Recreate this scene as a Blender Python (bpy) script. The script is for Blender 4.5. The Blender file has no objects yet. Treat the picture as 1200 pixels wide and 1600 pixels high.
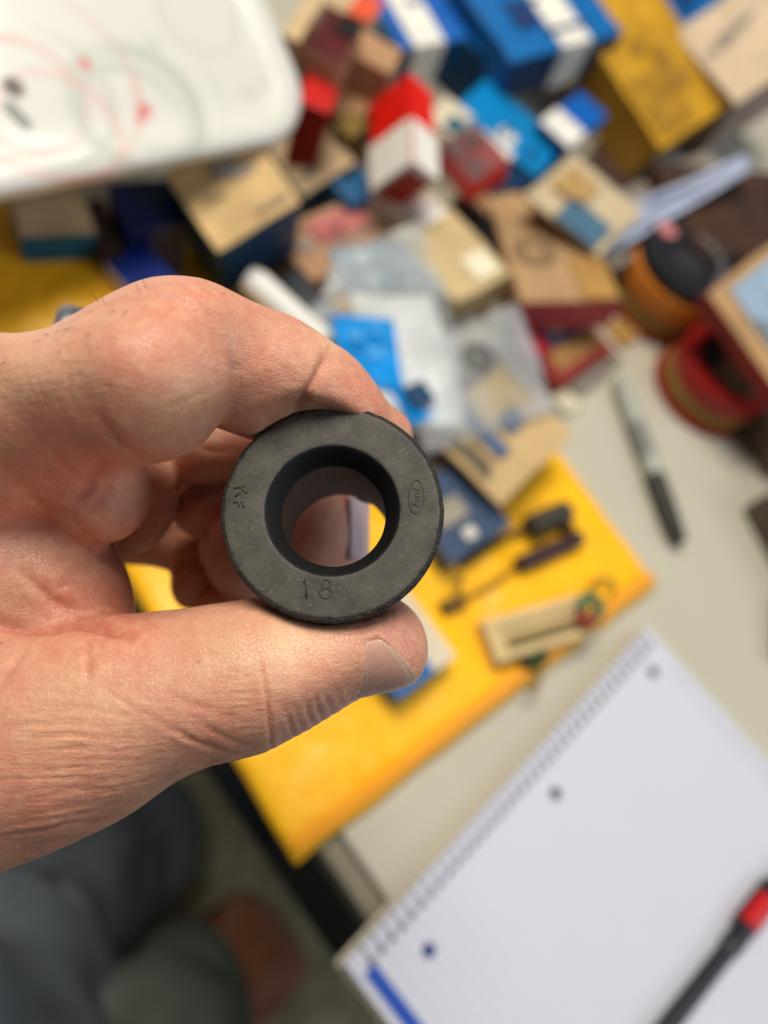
import bpy, bmesh, math, random
import numpy as np
from mathutils import Matrix, Vector, noise as mnoise

sc = bpy.context.scene
C = sc.collection
random.seed(7)
rng = np.random.default_rng(7)

# ------------------------------------------------------------------ camera
F = 1155.0                                   # focal length in photo pixels (photo 1200 x 1600)
zc = Vector((.304, .414, .858)).normalized()  # table normal seen in the camera's own axes
xc = (Vector((1, 0, 0)) - zc * zc.x).normalized()
yc = zc.cross(xc)
R3 = Matrix((xc, yc, zc))
CAM = Vector((0, 0, .394))                   # metres above the table top (z = 0)
cd = bpy.data.cameras.new('camera')
cam = bpy.data.objects.new('camera', cd)
C.objects.link(cam)
cam.matrix_world = Matrix.Translation(CAM) @ R3.to_4x4()
cd.sensor_fit = 'VERTICAL'
cd.sensor_height = 36.0
cd.lens = 36.0 * F / 1600
cd.clip_start, cd.clip_end = .01, 50
cd.dof.use_dof = True
cd.dof.focus_distance = .1405
cd.dof.aperture_fstop = 5.9
cd.dof.aperture_blades = 0
sc.camera = cam
CAMM = cam.matrix_world.copy()

# ------------------------------------------------------------------ light
w = bpy.data.worlds.new('World')
sc.world = w
w.use_nodes = True
w.node_tree.nodes['Background'].inputs[0].default_value = (.80, .88, 1.0, 1)
w.node_tree.nodes['Background'].inputs[1].default_value = .125


def area(name, loc, target, sx, sy, power, col):
    l = bpy.data.lights.new(name, 'AREA')
    l.shape = 'RECTANGLE'
    l.size, l.size_y, l.energy, l.color = sx, sy, power, col
    o = bpy.data.objects.new(name, l)
    C.objects.link(o)
    o.location = loc
    o.rotation_euler = (Vector(target) - Vector(loc)).to_track_quat('-Z', 'Y').to_euler()
    return o


area('ceiling_lamp', (-.22, .72, 1.64), (0, .15, 0), 1.0, .8, 37, (1.0, .935, .83))
area('window_light', (1.5, -.25, 1.2), (.1, .1, 0), .9, 1.0, 11, (.80, .90, 1.0))
sc.view_settings.view_transform = 'Standard'
sc.view_settings.look = 'None'
sc.view_settings.exposure = 0
sc.view_settings.gamma = 1
sc.render.engine = 'CYCLES'
sc.cycles.use_denoising = True
sc.cycles.max_bounces = 8
sc.cycles.transparent_max_bounces = 12
sc.cycles.caustics_reflective = False
sc.cycles.caustics_refractive = False


# ------------------------------------------------------------------ helpers
def W(px, py, z=0.0):
    """the point at height z seen at photo pixel (px, py)"""
    r = R3 @ Vector(((px - 600) / F, -(py - 800) / F, -1))
    return CAM + r * ((z - CAM.z) / r.z)


def pix(p):
    q = R3.transposed() @ (Vector(p) - CAM)
    return 600 - F * q.x / q.z, 800 + F * q.y / q.z


def lin(c):
    return tuple(((v / 255) / 12.92 if v / 255 < .04045 else ((v / 255 + .055) / 1.055) ** 2.4) for v in c[:3])


MC = {}


def M(name, col, rough=.6, var=.12, scale=50., bump=.15, metal=0., coat=0., trans=0., ior=1.45, alpha=1., sheen=0., spec=.4):
    if name in MC:
        return MC[name]
    m = bpy.data.materials.new(name)
    m.use_nodes = True
    nt = m.node_tree
    b = nt.nodes['Principled BSDF']
    b.inputs['Roughness'].default_value = rough
    b.inputs['Metallic'].default_value = metal
    b.inputs['Coat Weight'].default_value = coat
    b.inputs['Transmission Weight'].default_value = trans
    b.inputs['IOR'].default_value = ior
    b.inputs['Alpha'].default_value = alpha
    b.inputs['Specular IOR Level'].default_value = spec
    L = lin(col)
    if name.endswith('_card'):
        var *= 1.7                        # shelf-worn print
    tc = nt.nodes.new('ShaderNodeTexCoord')
    n = nt.nodes.new('ShaderNodeTexNoise')
    n.inputs['Scale'].default_value = scale
    n.inputs['Detail'].default_value = 5
    nt.links.new(tc.outputs['Object'], n.inputs['Vector'])
    mr = nt.nodes.new('ShaderNodeMapRange')
    mr.inputs[1].default_value, mr.inputs[2].default_value = .25, .75
    mr.inputs[3].default_value, mr.inputs[4].default_value = 1 - var, 1 + var * .6
    nt.links.new(n.outputs[0], mr.inputs[0])
    mx = nt.nodes.new('ShaderNodeVectorMath')
    mx.operation = 'SCALE'
    mx.inputs[0].default_value = L
    nt.links.new(mr.outputs[0], mx.inputs['Scale'])
    nt.links.new(mx.outputs[0], b.inputs['Base Color'])
    if bump:
        bp = nt.nodes.new('ShaderNodeBump')
        bp.inputs['Strength'].default_value = bump
        bp.inputs['Distance'].default_value = .002
        n2 = nt.nodes.new('ShaderNodeTexNoise')
        n2.inputs['Scale'].default_value = scale * 4
        n2.inputs['Detail'].default_value = 3
        nt.links.new(tc.outputs['Object'], n2.inputs['Vector'])
        nt.links.new(n2.outputs[0], bp.inputs['Height'])
        nt.links.new(bp.outputs[0], b.inputs['Normal'])
    m['nodes'] = 1
    MC[name] = m
    return m


def node_of(m, t):
    return next(n for n in m.node_tree.nodes if n.bl_idname == t)


def mesh(name, V, Fc, mats, parent=None, mi=None, smooth=False, mw=None):
    me = bpy.data.meshes.new(name)
    me.from_pydata([tuple(v) for v in V], [], Fc)
    for m in (mats if isinstance(mats, (list, tuple)) else [mats]):
        me.materials.append(m)
    if mi is not None:
        me.polygons.foreach_set('material_index', mi)
    if smooth:
        me.polygons.foreach_set('use_smooth', [True] * len(me.polygons))
    me.update()
    o = bpy.data.objects.new(name, me)
    C.objects.link(o)
    if mw is not None:
        o.matrix_world = mw
    if parent is not None:
        o.parent = parent              # the child's matrix is read in the parent's own axes
    return o


def from_bm(name, bm, mats, parent=None, smooth=False, mw=None):
    bmesh.ops.recalc_face_normals(bm, faces=bm.faces)
    me = bpy.data.meshes.new(name)
    bm.to_mesh(me)
    bm.free()
    for m in (mats if isinstance(mats, (list, tuple)) else [mats]):
        me.materials.append(m)
    if smooth:
        me.polygons.foreach_set('use_smooth', [True] * len(me.polygons))
    o = bpy.data.objects.new(name, me)
    C.objects.link(o)
    if mw is not None:
        o.matrix_world = mw
    if parent is not None:
        o.parent = parent
    return o


def tag(o, label=None, cat=None, group=None, kind=None):
    for k, v in (('label', label), ('category', cat), ('group', group), ('kind', kind)):
        if v:
            o[k] = v
    return o


def empty(name, mw, label, cat, group=None):
    o = bpy.data.objects.new(name, None)
    C.objects.link(o)
    o.empty_display_size = .01
    o.matrix_world = mw
    return tag(o, label, cat, group)


def frame(o, ex, ey, ez):
    m = Matrix((ex, ey, ez)).transposed().to_4x4()
    m.translation = o
    return m


def loft(rings, closed=False, cap=True):
    """rings of equal length joined by quads"""
    V, Fc = [], []
    n = len(rings[0])
    for r in rings:
        V += [tuple(p) for p in r]
    k = len(rings)
    for i in range(k if closed else k - 1):
        a, b = i * n, ((i + 1) % k) * n
        for j in range(n):
            Fc.append((a + j, a + (j + 1) % n, b + (j + 1) % n, b + j))
    if cap and not closed:
        Fc.append(tuple(range(n - 1, -1, -1)))
        Fc.append(tuple(range((k - 1) * n, k * n)))
    return V, Fc


def lathe(profile, seg=48):
    return loft([[(r * math.cos(2 * math.pi * j / seg), r * math.sin(2 * math.pi * j / seg), z) for j in range(seg)] for r, z in profile])


def sweep(pts, rad, seg=10):
    """tube along pts; rad a number or a list"""
    pts = [Vector(p) for p in pts]
    n = len(pts)
    rad = rad if isinstance(rad, (list, tuple)) else [rad] * n
    rings = []
    up = Vector((.13, .21, .97))
    for i, p in enumerate(pts):
        t = (pts[min(i + 1, n - 1)] - pts[max(i - 1, 0)]).normalized()
        a = t.cross(up)
        if a.length < 1e-4:
            a = t.cross(Vector((1, 0, 0)))
        a.normalize()
        up = a.cross(t).normalized()
        rings.append([p + (a * math.cos(2 * math.pi * j / seg) + up * math.sin(2 * math.pi * j / seg)) * rad[i] for j in range(seg)])
    return loft(rings)


def smoothpath(pts, k=6):
    """Catmull-Rom"""
    P = [Vector(p) for p in pts]
    P = [P[0] * 2 - P[1]] + P + [P[-1] * 2 - P[-2]]
    out = []
    for i in range(1, len(P) - 2):
        for s in range(k):
            t = s / k
            a, b, c, d = P[i - 1:i + 3]
            out.append(.5 * ((2 * b) + (c - a) * t + (2 * a - 5 * b + 4 * c - d) * t * t + (3 * b - a - 3 * c + d) * t ** 3))
    return out + [P[-2]]


def boxbm(sx, sy, sz, bev=.0008, seg=1, z0=True):
    bm = bmesh.new()
    bmesh.ops.create_cube(bm, size=1)
    for v in bm.verts:
        v.co = (v.co.x * sx, v.co.y * sy, (v.co.z + (.5 if z0 else 0)) * sz)
    if bev:
        bmesh.ops.bevel(bm, geom=list(bm.edges), offset=min(bev, .3 * min(sx, sy, sz)), segments=seg, affect='EDGES', profile=.6)
    return bm


FACE = {'top': (0, 0, 1), 'bottom': (0, 0, -1), 'front': (0, -1, 0), 'back': (0, 1, 0), 'left': (-1, 0, 0), 'right': (1, 0, 0)}


def axes_from(A, B, Cc):
    ex = (B - A)
    lx = ex.length
    ex.normalize()
    ey = Cc - A
    ey = ey - ex * ey.dot(ex)
    ly = ey.length
    ey.normalize()
    return ex, ey, lx, ly


def carton(label, A, B, Cc, H, mats, name='carton', cat='carton', group='old parts cartons heaped on the table', bev=.001, crush=.0012):
    """A-B is the near edge of the top face, C the far corner beside A; each is (px, py, z). The box hangs H below that face."""
    A3, B3, C3 = (W(*p) for p in (A, B, Cc))
    ex, ey, lx, ly = axes_from(A3, B3, C3)
    ez = ex.cross(ey)
    mid = A3 + ex * lx / 2 + ey * ly / 2
    if ez.z < 0:
        ez = -ez
        ex = -ex
    return carton_at(label, mid, ex, ey, ez, lx, ly, H, mats, name, cat, group, bev, crush)


def carton_at(label, mid, ex, ey, ez, lx, ly, H, mats, name, cat, group, bev=.001, crush=.0012):
    bm = boxbm(lx, ly, H, bev, 2)
    if crush:                             # handled cardboard: faces a little dished and uneven
        bmesh.ops.subdivide_edges(bm, edges=[e for e in bm.edges if e.calc_length() > .012], cuts=4, use_grid_fill=True)
        sd = random.random() * 50
        for v in bm.verts:
            q = Vector(v.co) * 28 + Vector((sd, sd, 0))
            v.co += Vector((mnoise.noise(q), mnoise.noise(q + Vector((9, 0, 0))), mnoise.noise(q + Vector((0, 9, 0))))) * crush
    names = [k for k in FACE if k in mats]
    ml = [mats['all']] + [mats[k] for k in names]
    bm.normal_update()
    for f in bm.faces:
        for i, k in enumerate(names):
            if f.normal.dot(Vector(FACE[k])) > .8:
                f.material_index = i + 1
    mw = frame(mid - ez * H, ex, ey, ez)
    o = from_bm(name, bm, ml, mw=mw)
    tag(o, label, cat, group)
    o['dims'] = (lx, ly, H)
    return o


def panel(o, face, u0, u1, v0, v1, m, name='print_or_glare_panel', lift=.0006, t=.0006):
    """a label or printed band lying proud on one face of a carton; u, v run 0..1 over the face"""
    lx, ly, H = o['dims']
    n = Vector(FACE[face])
    if face in ('top', 'bottom'):
        c = Vector((lx * ((u0 + u1) / 2 - .5), ly * ((v0 + v1) / 2 - .5), H if face == 'top' else 0))
        s = (lx * (u1 - u0), ly * (v1 - v0), t)
    elif face in ('front', 'back'):
        c = Vector((lx * ((u0 + u1) / 2 - .5), -ly / 2 if face == 'front' else ly / 2, H * (v0 + v1) / 2))
        s = (lx * (u1 - u0), t, H * (v1 - v0))
    else:
        c = Vector((-lx / 2 if face == 'left' else lx / 2, ly * ((u0 + u1) / 2 - .5), H * (v0 + v1) / 2))
        s = (t, ly * (u1 - u0), H * (v1 - v0))
    bm = boxbm(*s, bev=0, z0=False)
    return from_bm(name, bm, m, o, mw=Matrix.Translation(c + n * (lift + .0006)))


def disc_panel(o, face, u, v, r, m, name='printed_spot', r2=0, lift=.0009):
    lx, ly, H = o['dims']
    c = Vector((lx * (u - .5), ly * (v - .5), H))
    seg = 28
    if r2:
        V, Fc = loft([[(q * math.cos(2 * math.pi * j / seg), q * math.sin(2 * math.pi * j / seg), z) for j in range(seg)] for q, z in ((r, 0), (r, .0005), (r2, .0005), (r2, 0))], closed=True)
    else:
        V, Fc = lathe([(r, 0), (r, .0005)], seg)
    return mesh(name, V, Fc, m, o, mw=Matrix.Translation(c + Vector((0, 0, lift))))


def solve_corner(A, B, Cc, D, zA, reg=35.):
    """rectangular box from one visible corner: pixels of corner A (height zA) and of its three neighbours.
    Least squares over turn, tilt and size, leaning towards an upright box."""
    A3 = W(A[0], A[1], zA)
    b0, c0 = W(B[0], B[1], zA) - A3, W(Cc[0], Cc[1], zA) - A3
    yaw = math.atan2(b0.y, b0.x)
    sg = 1 if (b0.x * c0.y - b0.y * c0.x) > 0 else -1
    q = np.array([yaw, 0, 0, math.log(b0.length), math.log(c0.length), math.log(.05)])
    def box(q):
        Rm = Matrix.Rotation(q[2], 3, 'Y') @ Matrix.Rotation(q[1], 3, 'X') @ Matrix.Rotation(q[0], 3, 'Z')
        l = np.exp(q[3:])
        return A3 + Rm.col[0] * l[0], A3 + Rm.col[1] * (sg * l[1]), A3 - Rm.col[2] * l[2]
    def res(q):
        r = []
        for p, t in zip(box(q), (B, Cc, D)):
            u, v = pix(p)
            r += [u - t[0], v - t[1]]
        return np.array(r + [reg * q[1], reg * q[2]])
    for _ in range(60):
        r = res(q)
        J = np.array([(res(q + 1e-5 * e) - r) / 1e-5 for e in np.eye(6)]).T
        q = q - np.clip(np.linalg.solve(J.T @ J + 1e-3 * np.eye(6), J.T @ r), -.2, .2)
    r = res(q)
    return [A3] + list(box(q)), round(float(np.abs(r[:6]).max()), 1), q[1:3]


def ycarton(label, A, B, Cc, D, zA, mats, **kw):
    """carton from its Y corner: top face A-B-C, edge A-D goes down"""
    base = kw.pop('base', 0.0)
    reg = kw.pop('reg', 35.)
    lowz = -1
    for _ in range(14):                       # slide the box along its rays until it rests at height base
        P, ok, t = solve_corner(A, B, Cc, D, zA, reg)
        A3, B3, C3, D3 = P
        low = D3.z - max(0, A3.z - B3.z) - max(0, A3.z - C3.z)
        if base is None or abs(low - base) < .0008:
            break
        zA -= (low - base) * .75

    ex, ey, lx, ly = axes_from(A3, B3, C3)
    ez = ex.cross(ey)
    fl = 1 if ez.dot(D3 - A3) > 0 else 0        # 1: corner A sits at the +x end
    dn = D3 - A3
    H = dn.length
    mid = A3 + ex * lx / 2 + ey * ly / 2
    if ez.dot(dn) > 0:
        ez = -ez
        ex = -ex
    print('YBOX', label[:30], ok, [round(float(x), 2) for x in t], 'dims', round(lx, 3), round(ly, 3), round(H, 3), 'up', round(ez.z, 2), 'low z', round(min((mid - ez * H + ex * sx * lx / 2 + ey * sy * ly / 2).z for sx in (-1, 1) for sy in (-1, 1)), 3))
    if callable(mats):
        mats = mats(fl)
    o = carton_at(label, mid, ex, ey, ez, lx, ly, H, mats, kw.pop('name', 'carton'), kw.pop('cat', 'carton'), kw.pop('group', 'old parts cartons heaped on the table'), **kw)
    o['flip'] = fl
    return o


def prints(o, face, cols, n=3, seed=0, lift=.0009):
    """faded blocks and lines of print on a carton face, too small and blurred to read"""
    r_ = random.Random(seed)
    for k in range(n):
        u, v = r_.uniform(.08, .6), r_.uniform(.1, .8)
        line = r_.random() < .6
        panel(o, face, u, u + (r_.uniform(.2, .38) if line else r_.uniform(.12, .25)), v, v + (.05 if line else r_.uniform(.1, .2)), cols[k % len(cols)], 'print_line' if line else 'print_or_glare_panel', lift=lift + .0002 * k)

# ------------------------------------------------------------------ setting: floor and table
cream = M('table_laminate', (186, 180, 162), .38, .06, 9, .04)
floor_m = M('carpet', (176, 166, 132), .95, .3, 40, .6)
V = [(-2, -2, -.74), (2.5, -2, -.74), (2.5, 3, -.74), (-2, 3, -.74)]
tag(mesh('floor', V, [(0, 1, 2, 3)], floor_m), kind='structure')

# the table's near-left edge runs along this line on z = 0
e0, e1 = W(505, 1332), W(580, 1440)
ed = (e1 - e0).normalized()
en = Vector((-ed.y, ed.x, 0))
if en.dot(W(900, 900) - e0) < 0:
    en = -en
table = empty('table', frame(e0 - ed * .8 + Vector((0, 0, -.74)), ed, en if ed.cross(en).z > 0 else -en, Vector((0, 0, 1))), 'cream topped work table with a dark edge under the clutter', 'table')
sgn = 1 if ed.cross(en).z > 0 else -1
TL, TW = 1.35, 1.15
bm = boxbm(TL, TW, .028, .004, 3)
from_bm('tabletop', bm, cream, table, mw=Matrix.Translation((TL / 2 + .0, sgn * (TW / 2 + .012), .712)))
bm = boxbm(TL + .002, .012, .024, .003, 2)
from_bm('edge_band', bm, M('grey_edge', (128, 120, 100), .5, .1, 40, .1), table, mw=Matrix.Translation((TL / 2, sgn * .0055, .7135)))
bm = boxbm(TL, .02, .17, .002, 1)  # dark apron deepened to stand in for the shadow below it
from_bm('apron', bm, M('navy_apron', (14, 18, 32), .4, .1, 40, .05), table, mw=Matrix.Translation((TL / 2, sgn * .0135, .54)))
for sx in (.08, TL - .08):
    for sy in (.08, TW - .08):
        from_bm('leg', boxbm(.045, .045, .70, .003), M('navy_apron', (22, 27, 44)), table, mw=Matrix.Translation((sx, sgn * sy, 0)))

# ------------------------------------------------------------------ paper mailers
def pillow(name, A, B, Cc, th, m, lx=None, ly=None, wr=.0025, seed=0, nx=64, ny=48, z=0.001, power=.35):
    A3, B3, C3 = W(*A), W(*B), W(*Cc)
    ex, ey, l1, l2 = axes_from(A3, B3, C3)
    lx, ly = lx or l1, ly or l2
    ez = ex.cross(ey)
    flip = ez.z < 0
    V, Fc = [], []
    for top in (1, 0):
        for j in range(ny + 1):
            for i in range(nx + 1):
                u, v = i / nx, j / ny
                e = (max(0, 4 * u * (1 - u)) * max(0, 4 * v * (1 - v))) ** power
                q = Vector((u * lx * 22 + seed, v * ly * 22, seed))
                h = (.002 + e * th * (.8 + .35 * mnoise.noise(q * .5)) + wr * e * (mnoise.noise(q) + .6 * abs(mnoise.noise(q * 2.3)))) if top else 0
                ww = .0015 * mnoise.noise(Vector((u * 9 + seed, v * 9, 3)))
                V.append((u * lx + ww, v * ly + ww, max(h, .0002 if top else 0)))
    n = (nx + 1) * (ny + 1)
    for j in range(ny):
        for i in range(nx):
            a = j * (nx + 1) + i
            q = (a, a + 1, a + nx + 2, a + nx + 1)
            Fc.append(q)
            Fc.append(tuple(n + k for k in reversed(q)))
    rim = [i for i in range(nx)] + [nx + j * (nx + 1) for j in range(ny)] + [ny * (nx + 1) + nx - i for i in range(nx)] + [(ny - j) * (nx + 1) for j in range(ny)]
    for k in range(len(rim)):
        a, b = rim[k], rim[(k + 1) % len(rim)]
        Fc.append((a, n + a, n + b, b))
    if flip:
        V = [(x, y, -zz) for x, y, zz in V]
    mw = frame(A3 + Vector((0, 0, z)), ex, ey, ez)
    o = mesh(name, V, [tuple(reversed(f)) for f in Fc] if flip else Fc, m, smooth=True, mw=mw)
    return o, mw, lx, ly


def mailer_mat(name, col):
    m = M(name, col, .40, .13, 22, .35, spec=.4)
    return m


ym = mailer_mat('golden_mailer_paper', (255, 190, 28))
o, mw, lx, ly = pillow('padded_mailer', (460, 1352, .0), (1022, 917, .0), (322, 1203, .0), .009, ym, ly=.36, seed=3, power=.22, wr=.0062, nx=90, ny=90)
tag(o, 'golden yellow padded mailer lying flat under the hand at the table edge', 'mailer')
# sealed edge strip of the mailer
zz = 1 if (R3 and mw.col[2].z > 0) else -1
sm = M('mailer_seal', (244, 160, 22), .45, .08, 60, .1)
V, Fc = loft([[(.004 + t * (lx - .008), y, zz * z) for y, z in ((.004, .0080), (.010, .0105), (.010, .0112), (.004, .0087))] for t in np.linspace(0, 1, 20)])
mesh('seal_flap', V, Fc, sm, o)

o2, mw2, _, _ = pillow('padded_mailer', (-60, 560, .028), (215, 545, .028), (-60, 330, .028), .012, mailer_mat('dull_gold_mailer_paper', (244, 176, 26)), seed=11, power=.25, wr=.004)
tag(o2, 'second yellow mailer behind the knuckles under the teal cartons', 'mailer')
o3 = carton('flat kraft carton under the second yellow mailer', (-70, 565, .026), (222, 550, .026), (-70, 350, .026), .0255, {'all': M('kraft', (176, 140, 96), .8, .18, 40, .2)}, name='carton')

# ------------------------------------------------------------------ cartons
kraft = M('kraft', (176, 140, 96))
tan = M('tan_card', (206, 172, 118), .75, .22, 35, .2)
tan2 = M('pale_tan_card', (200, 172, 132), .75, .2, 35, .2)
rosy = M('rosy_kraft', (176, 136, 104), .75, .15, 35, .2)
navy = M('navy_card', (8, 56, 92), .5, .12, 40, .1)
deepnavy = M('deep_navy_card', (10, 30, 78), .5, .1, 40, .1)
royal = M('royal_blue_card', (0, 88, 172), .45, .1, 40, .1)
teal = M('teal_blue_card', (0, 122, 182), .45, .1, 40, .1)
blue = M('mid_blue_card', (0, 98, 164), .45, .1, 40, .1)
white = M('white_card', (226, 222, 210), .55, .06, 40, .1)
red = M('red_card', (214, 20, 8), .45, .1, 40, .1)
dkred = M('red_shade_card', (140, 14, 12), .5, .12, 40, .1)
maroon = M('maroon_card', (78, 14, 14), .5, .3, 60, .1)
black = M('black_card', (26, 16, 14), .5, .2, 40, .1)
gold = M('gold_card', (196, 146, 32), .5, .2, 30, .2)
brown = M('dark_brown_card', (66, 42, 28), .7, .35, 30, .3)
pinkred = M('faded_red_card', (168, 62, 66), .6, .15, 40, .15)
beige_shade = M('beige_shade_card', (150, 132, 124), .7, .12, 30, .15)  # beige as it looks in shade, for the sides
beige = M('beige_card', (206, 182, 150), .7, .12, 30, .15)
slate = M('slate_blue_card', (54, 74, 102), .5, .15, 40, .15)
pale = M('pale_blue_card', (150, 172, 192), .45, .08, 40, .1)
olive = M('olive_card', (126, 104, 44), .7, .2, 40, .2)
orangered = M('orange_red_card', (216, 86, 52), .5, .1, 40, .1)

# around the plate
b = ycarton('tan topped carton with deep blue sides beside the plate', (340, 395), (465, 310), (262, 264), (352, 468), .085, {'all': navy, 'top': tan})
panel(b, 'top', .55, .8, .55, .62, M('grey_print', (150, 140, 130)), 'print_line')
b = ycarton('smaller worn tan topped carton against the red carton by the plate corner', (472, 308), (552, 248), (418, 222), (478, 348), .075, {'all': navy, 'top': tan2})
panel(b, 'top', .3, .7, .3, .7, M('smudged_card', (168, 146, 116), .8, .3, 30), 'worn_patch')
b = carton('flat rosy tan carton with a faded pink print', (488, 440, .03), (655, 362, .03), (455, 345, .03), .0295, {'all': rosy})
panel(b, 'top', .25, .72, .45, .85, M('faded_pink_print', (182, 104, 98), .7, .3, 60), 'print_or_glare_panel')
panel(b, 'top', .3, .5, .5, .6, M('pink_print', (170, 70, 78), .7, .3, 60), 'print_or_glare_panel')
b = carton('teal carton under the plate with a torn tan flap', (30, 372, .06), (150, 366, .06), (20, 300, .06), .032, {'all': M('dark_teal_card', (12, 92, 116), .5, .12, 40, .1), 'top': tan2})
panel(b, 'front', .0, 1., .0, .2, kraft, 'bottom_band')
b = carton('dark navy carton in the shade beneath the plate', (198, 360, .065), (292, 350, .065), (190, 285, .065), .04, {'all': deepnavy})
b = carton('small royal blue carton with pale ends behind the knuckles', (215, 470, .05), (282, 440, .05), (186, 392, .05), .022, {'all': M('bright_navy_card', (8, 42, 120), .45, .1, 40, .1), 'right': white, 'left': white})
b = carton('narrow brown carton standing between the teal and navy cartons', (158, 400, .055), (196, 395, .055), (160, 310, .055), .05, {'all': brown})

# red and brown group above the plate corner
b = carton('dark brown and black topped carton above the red one', (533, 103, .10), (570, 38, .10), (474, 72, .10), .0995, {'all': rosy, 'top': maroon})
panel(b, 'top', .55, .98, .0, .55, black, 'print_or_glare_panel')
b = carton('tan carton end beside the dark brown topped carton', (612, 118, .085), (632, 78, .085), (538, 92, .085), .0845, {'all': rosy, 'top': M('brown_tan_card', (168, 128, 92), .75, .15, 40)})
b = carton('lower tan carton with an olive base beside the bright red carton', (560, 195, .06), (602, 128, .06), (512, 178, .06), .0595, {'all': olive, 'top': M('brown_tan_card', (168, 128, 92))})
b = carton('plain red carton tucked behind the plate corner', (516, 178, .085), (538, 100, .085), (462, 170, .085), .0845, {'all': dkred, 'top': M('mid_red_card', (186, 22, 16), .5, .1, 40)})
b = carton('slim beige carton against the plate rim', (466, 66, .09), (512, -6, .09), (440, 52, .09), .0895, {'all': beige, 'top': tan2})
b = carton('beige carton with an orange red stripe at the top of the heap', (575, 40, .078), (600, 5, .078), (505, -10, .078), .0775, {'all': beige, 'top': tan2})
panel(b, 'top', 0, 1, .0, .45, orangered, 'printed_band')

b = ycarton('bright red carton with a white band tilted on its corner', (645, 255), (640, 113), (581, 300), (684, 284), .105, lambda fl: {'all': red, 'right' if fl else 'left': white}, base=.045, reg=6.)
u0, u1 = (.52, 1.0) if b['flip'] else (0, .48)
panel(b, 'top', u0, u1, 0, 1, white, 'white_band')
panel(b, 'front', u0, u1, 0, 1, white, 'white_band')
panel(b, 'right' if b['flip'] else 'left', .10, .90, .08, .92, dkred, 'end_shade_panel')  # end face painted a darker red for its shade
b = carton('low carton wedged under the red and white one', (640, 345, .044), (690, 300, .044), (590, 290, .044), .0435, {'all': white, 'top': M('cream_card', (208, 196, 170), .6, .1, 40)})
b = carton('blue carton with a pale front edge left of the red and white one', (548, 318, .04), (596, 300, .04), (528, 215, .04), .0395, {'all': M('dull_blue_card', (26, 88, 132), .5, .1, 40, .1)})
b = ycarton('dark red carton with maroon squares beside the white banded red one', (738, 290), (795, 247), (690, 226), (741, 320), .075, {'all': red, 'top': M('wine_card', (128, 26, 24), .5, .15, 40)}, base=.05)
for u in (.06, .54):
    panel(b, 'top', u, u + .38, .55, .95, maroon, 'printed_square')
panel(b, 'top', .1, .5, .05, .45, maroon, 'printed_square')
b = carton('thin white carton standing behind the maroon squares', (790, 254, .055), (806, 240, .055), (744, 188, .055), .0545, {'all': white})
b = carton('cream carton with a dark teal corner behind the red pair', (706, 214, .045), (742, 182, .045), (684, 160, .045), .0445, {'all': white, 'top': M('cream_card', (208, 196, 170), .6, .1, 40)})
panel(b, 'top', .1, .6, .02, .4, M('dark_teal_card', (12, 92, 116)), 'printed_square')

# blue cartons; navy ends and sides have shade put into their colour
def bluebox(label, A, B, Cc, D, zA, band, topm, sidem, endm, base=.03):
    b = ycarton(label, A, B, Cc, D, zA, {'all': sidem, 'top': topm, 'front': endm}, base=base)
    panel(b, 'top', band[0], band[1], 0, 1, white, 'white_band')
    panel(b, 'front', band[0], band[1], 0, 1, white, 'white_band')
    return b


b = bluebox('tall blue carton with a white centre band at the top of the heap', (629, 80), (730, 58), (545, -70), (612, 134), .135, (.18, .64), royal, teal, navy)
b = bluebox('wide blue carton with a white centre band beside the golden carton', (800, 97), (974, 50), (700, -50), (776, 160), .135, (.44, .70), blue, blue, navy)
b = ycarton('plain teal blue carton leaning under the white banded blue ones', (840, 280), (880, 224), (712, 166), (838, 308), .085, {'all': navy, 'top': teal}, base=.02)
b = bluebox('little blue carton with a white band wedged beside the golden carton', (886, 233), (950, 178), (846, 186), (884, 260), .09, (.02, .42), royal, navy, blue)
b = carton('blue carton lying between the two white banded blue cartons', (760, 90, .05), (812, 70, .05), (715, -10, .05), .0495, {'all': navy, 'top': blue})
b = carton('small orange red carton at the top edge of the heap', (752, 22, .06), (778, 12, .06), (738, -15, .06), .009, {'all': orangered})

# golden and beige; darker sides have shade put into their colour
b = ycarton('big worn golden yellow carton standing among the blue ones', (1034, 233), (1140, 150), (900, 8), (992, 302), .15, reg=60., mats={'all': M('gold_side_shade_card', (176, 128, 28), .5, .2, 30, .2), 'top': gold, 'front': M('gold_end_shade_card', (116, 84, 34), .6, .2, 30, .2)})  # side and end golds darkened, their shade put into the colour
panel(b, 'top', .05, .55, .05, .45, M('smudged_gold_card', (168, 124, 30), .55, .3, 50), 'worn_patch')
b = ycarton('large beige carton with greyish sides behind the golden one', (1150, 162), (1275, 62), (1062, 40), (1100, 262), .13, reg=60., mats={'all': beige_shade, 'top': beige})  # greyish sides are beige with its shade put into the colour
b = carton('plain bright blue carton at the top right beyond the golden one', (1073, 66, .06), (1150, -30, .06), (1000, -20, .06), .0595, {'all': blue})
b = carton('dark brown carton in shadow at the right behind the black tape', (1095, 395, .055), (1300, 400, .055), (1120, 262, .055), .054, {'all': brown})

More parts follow.
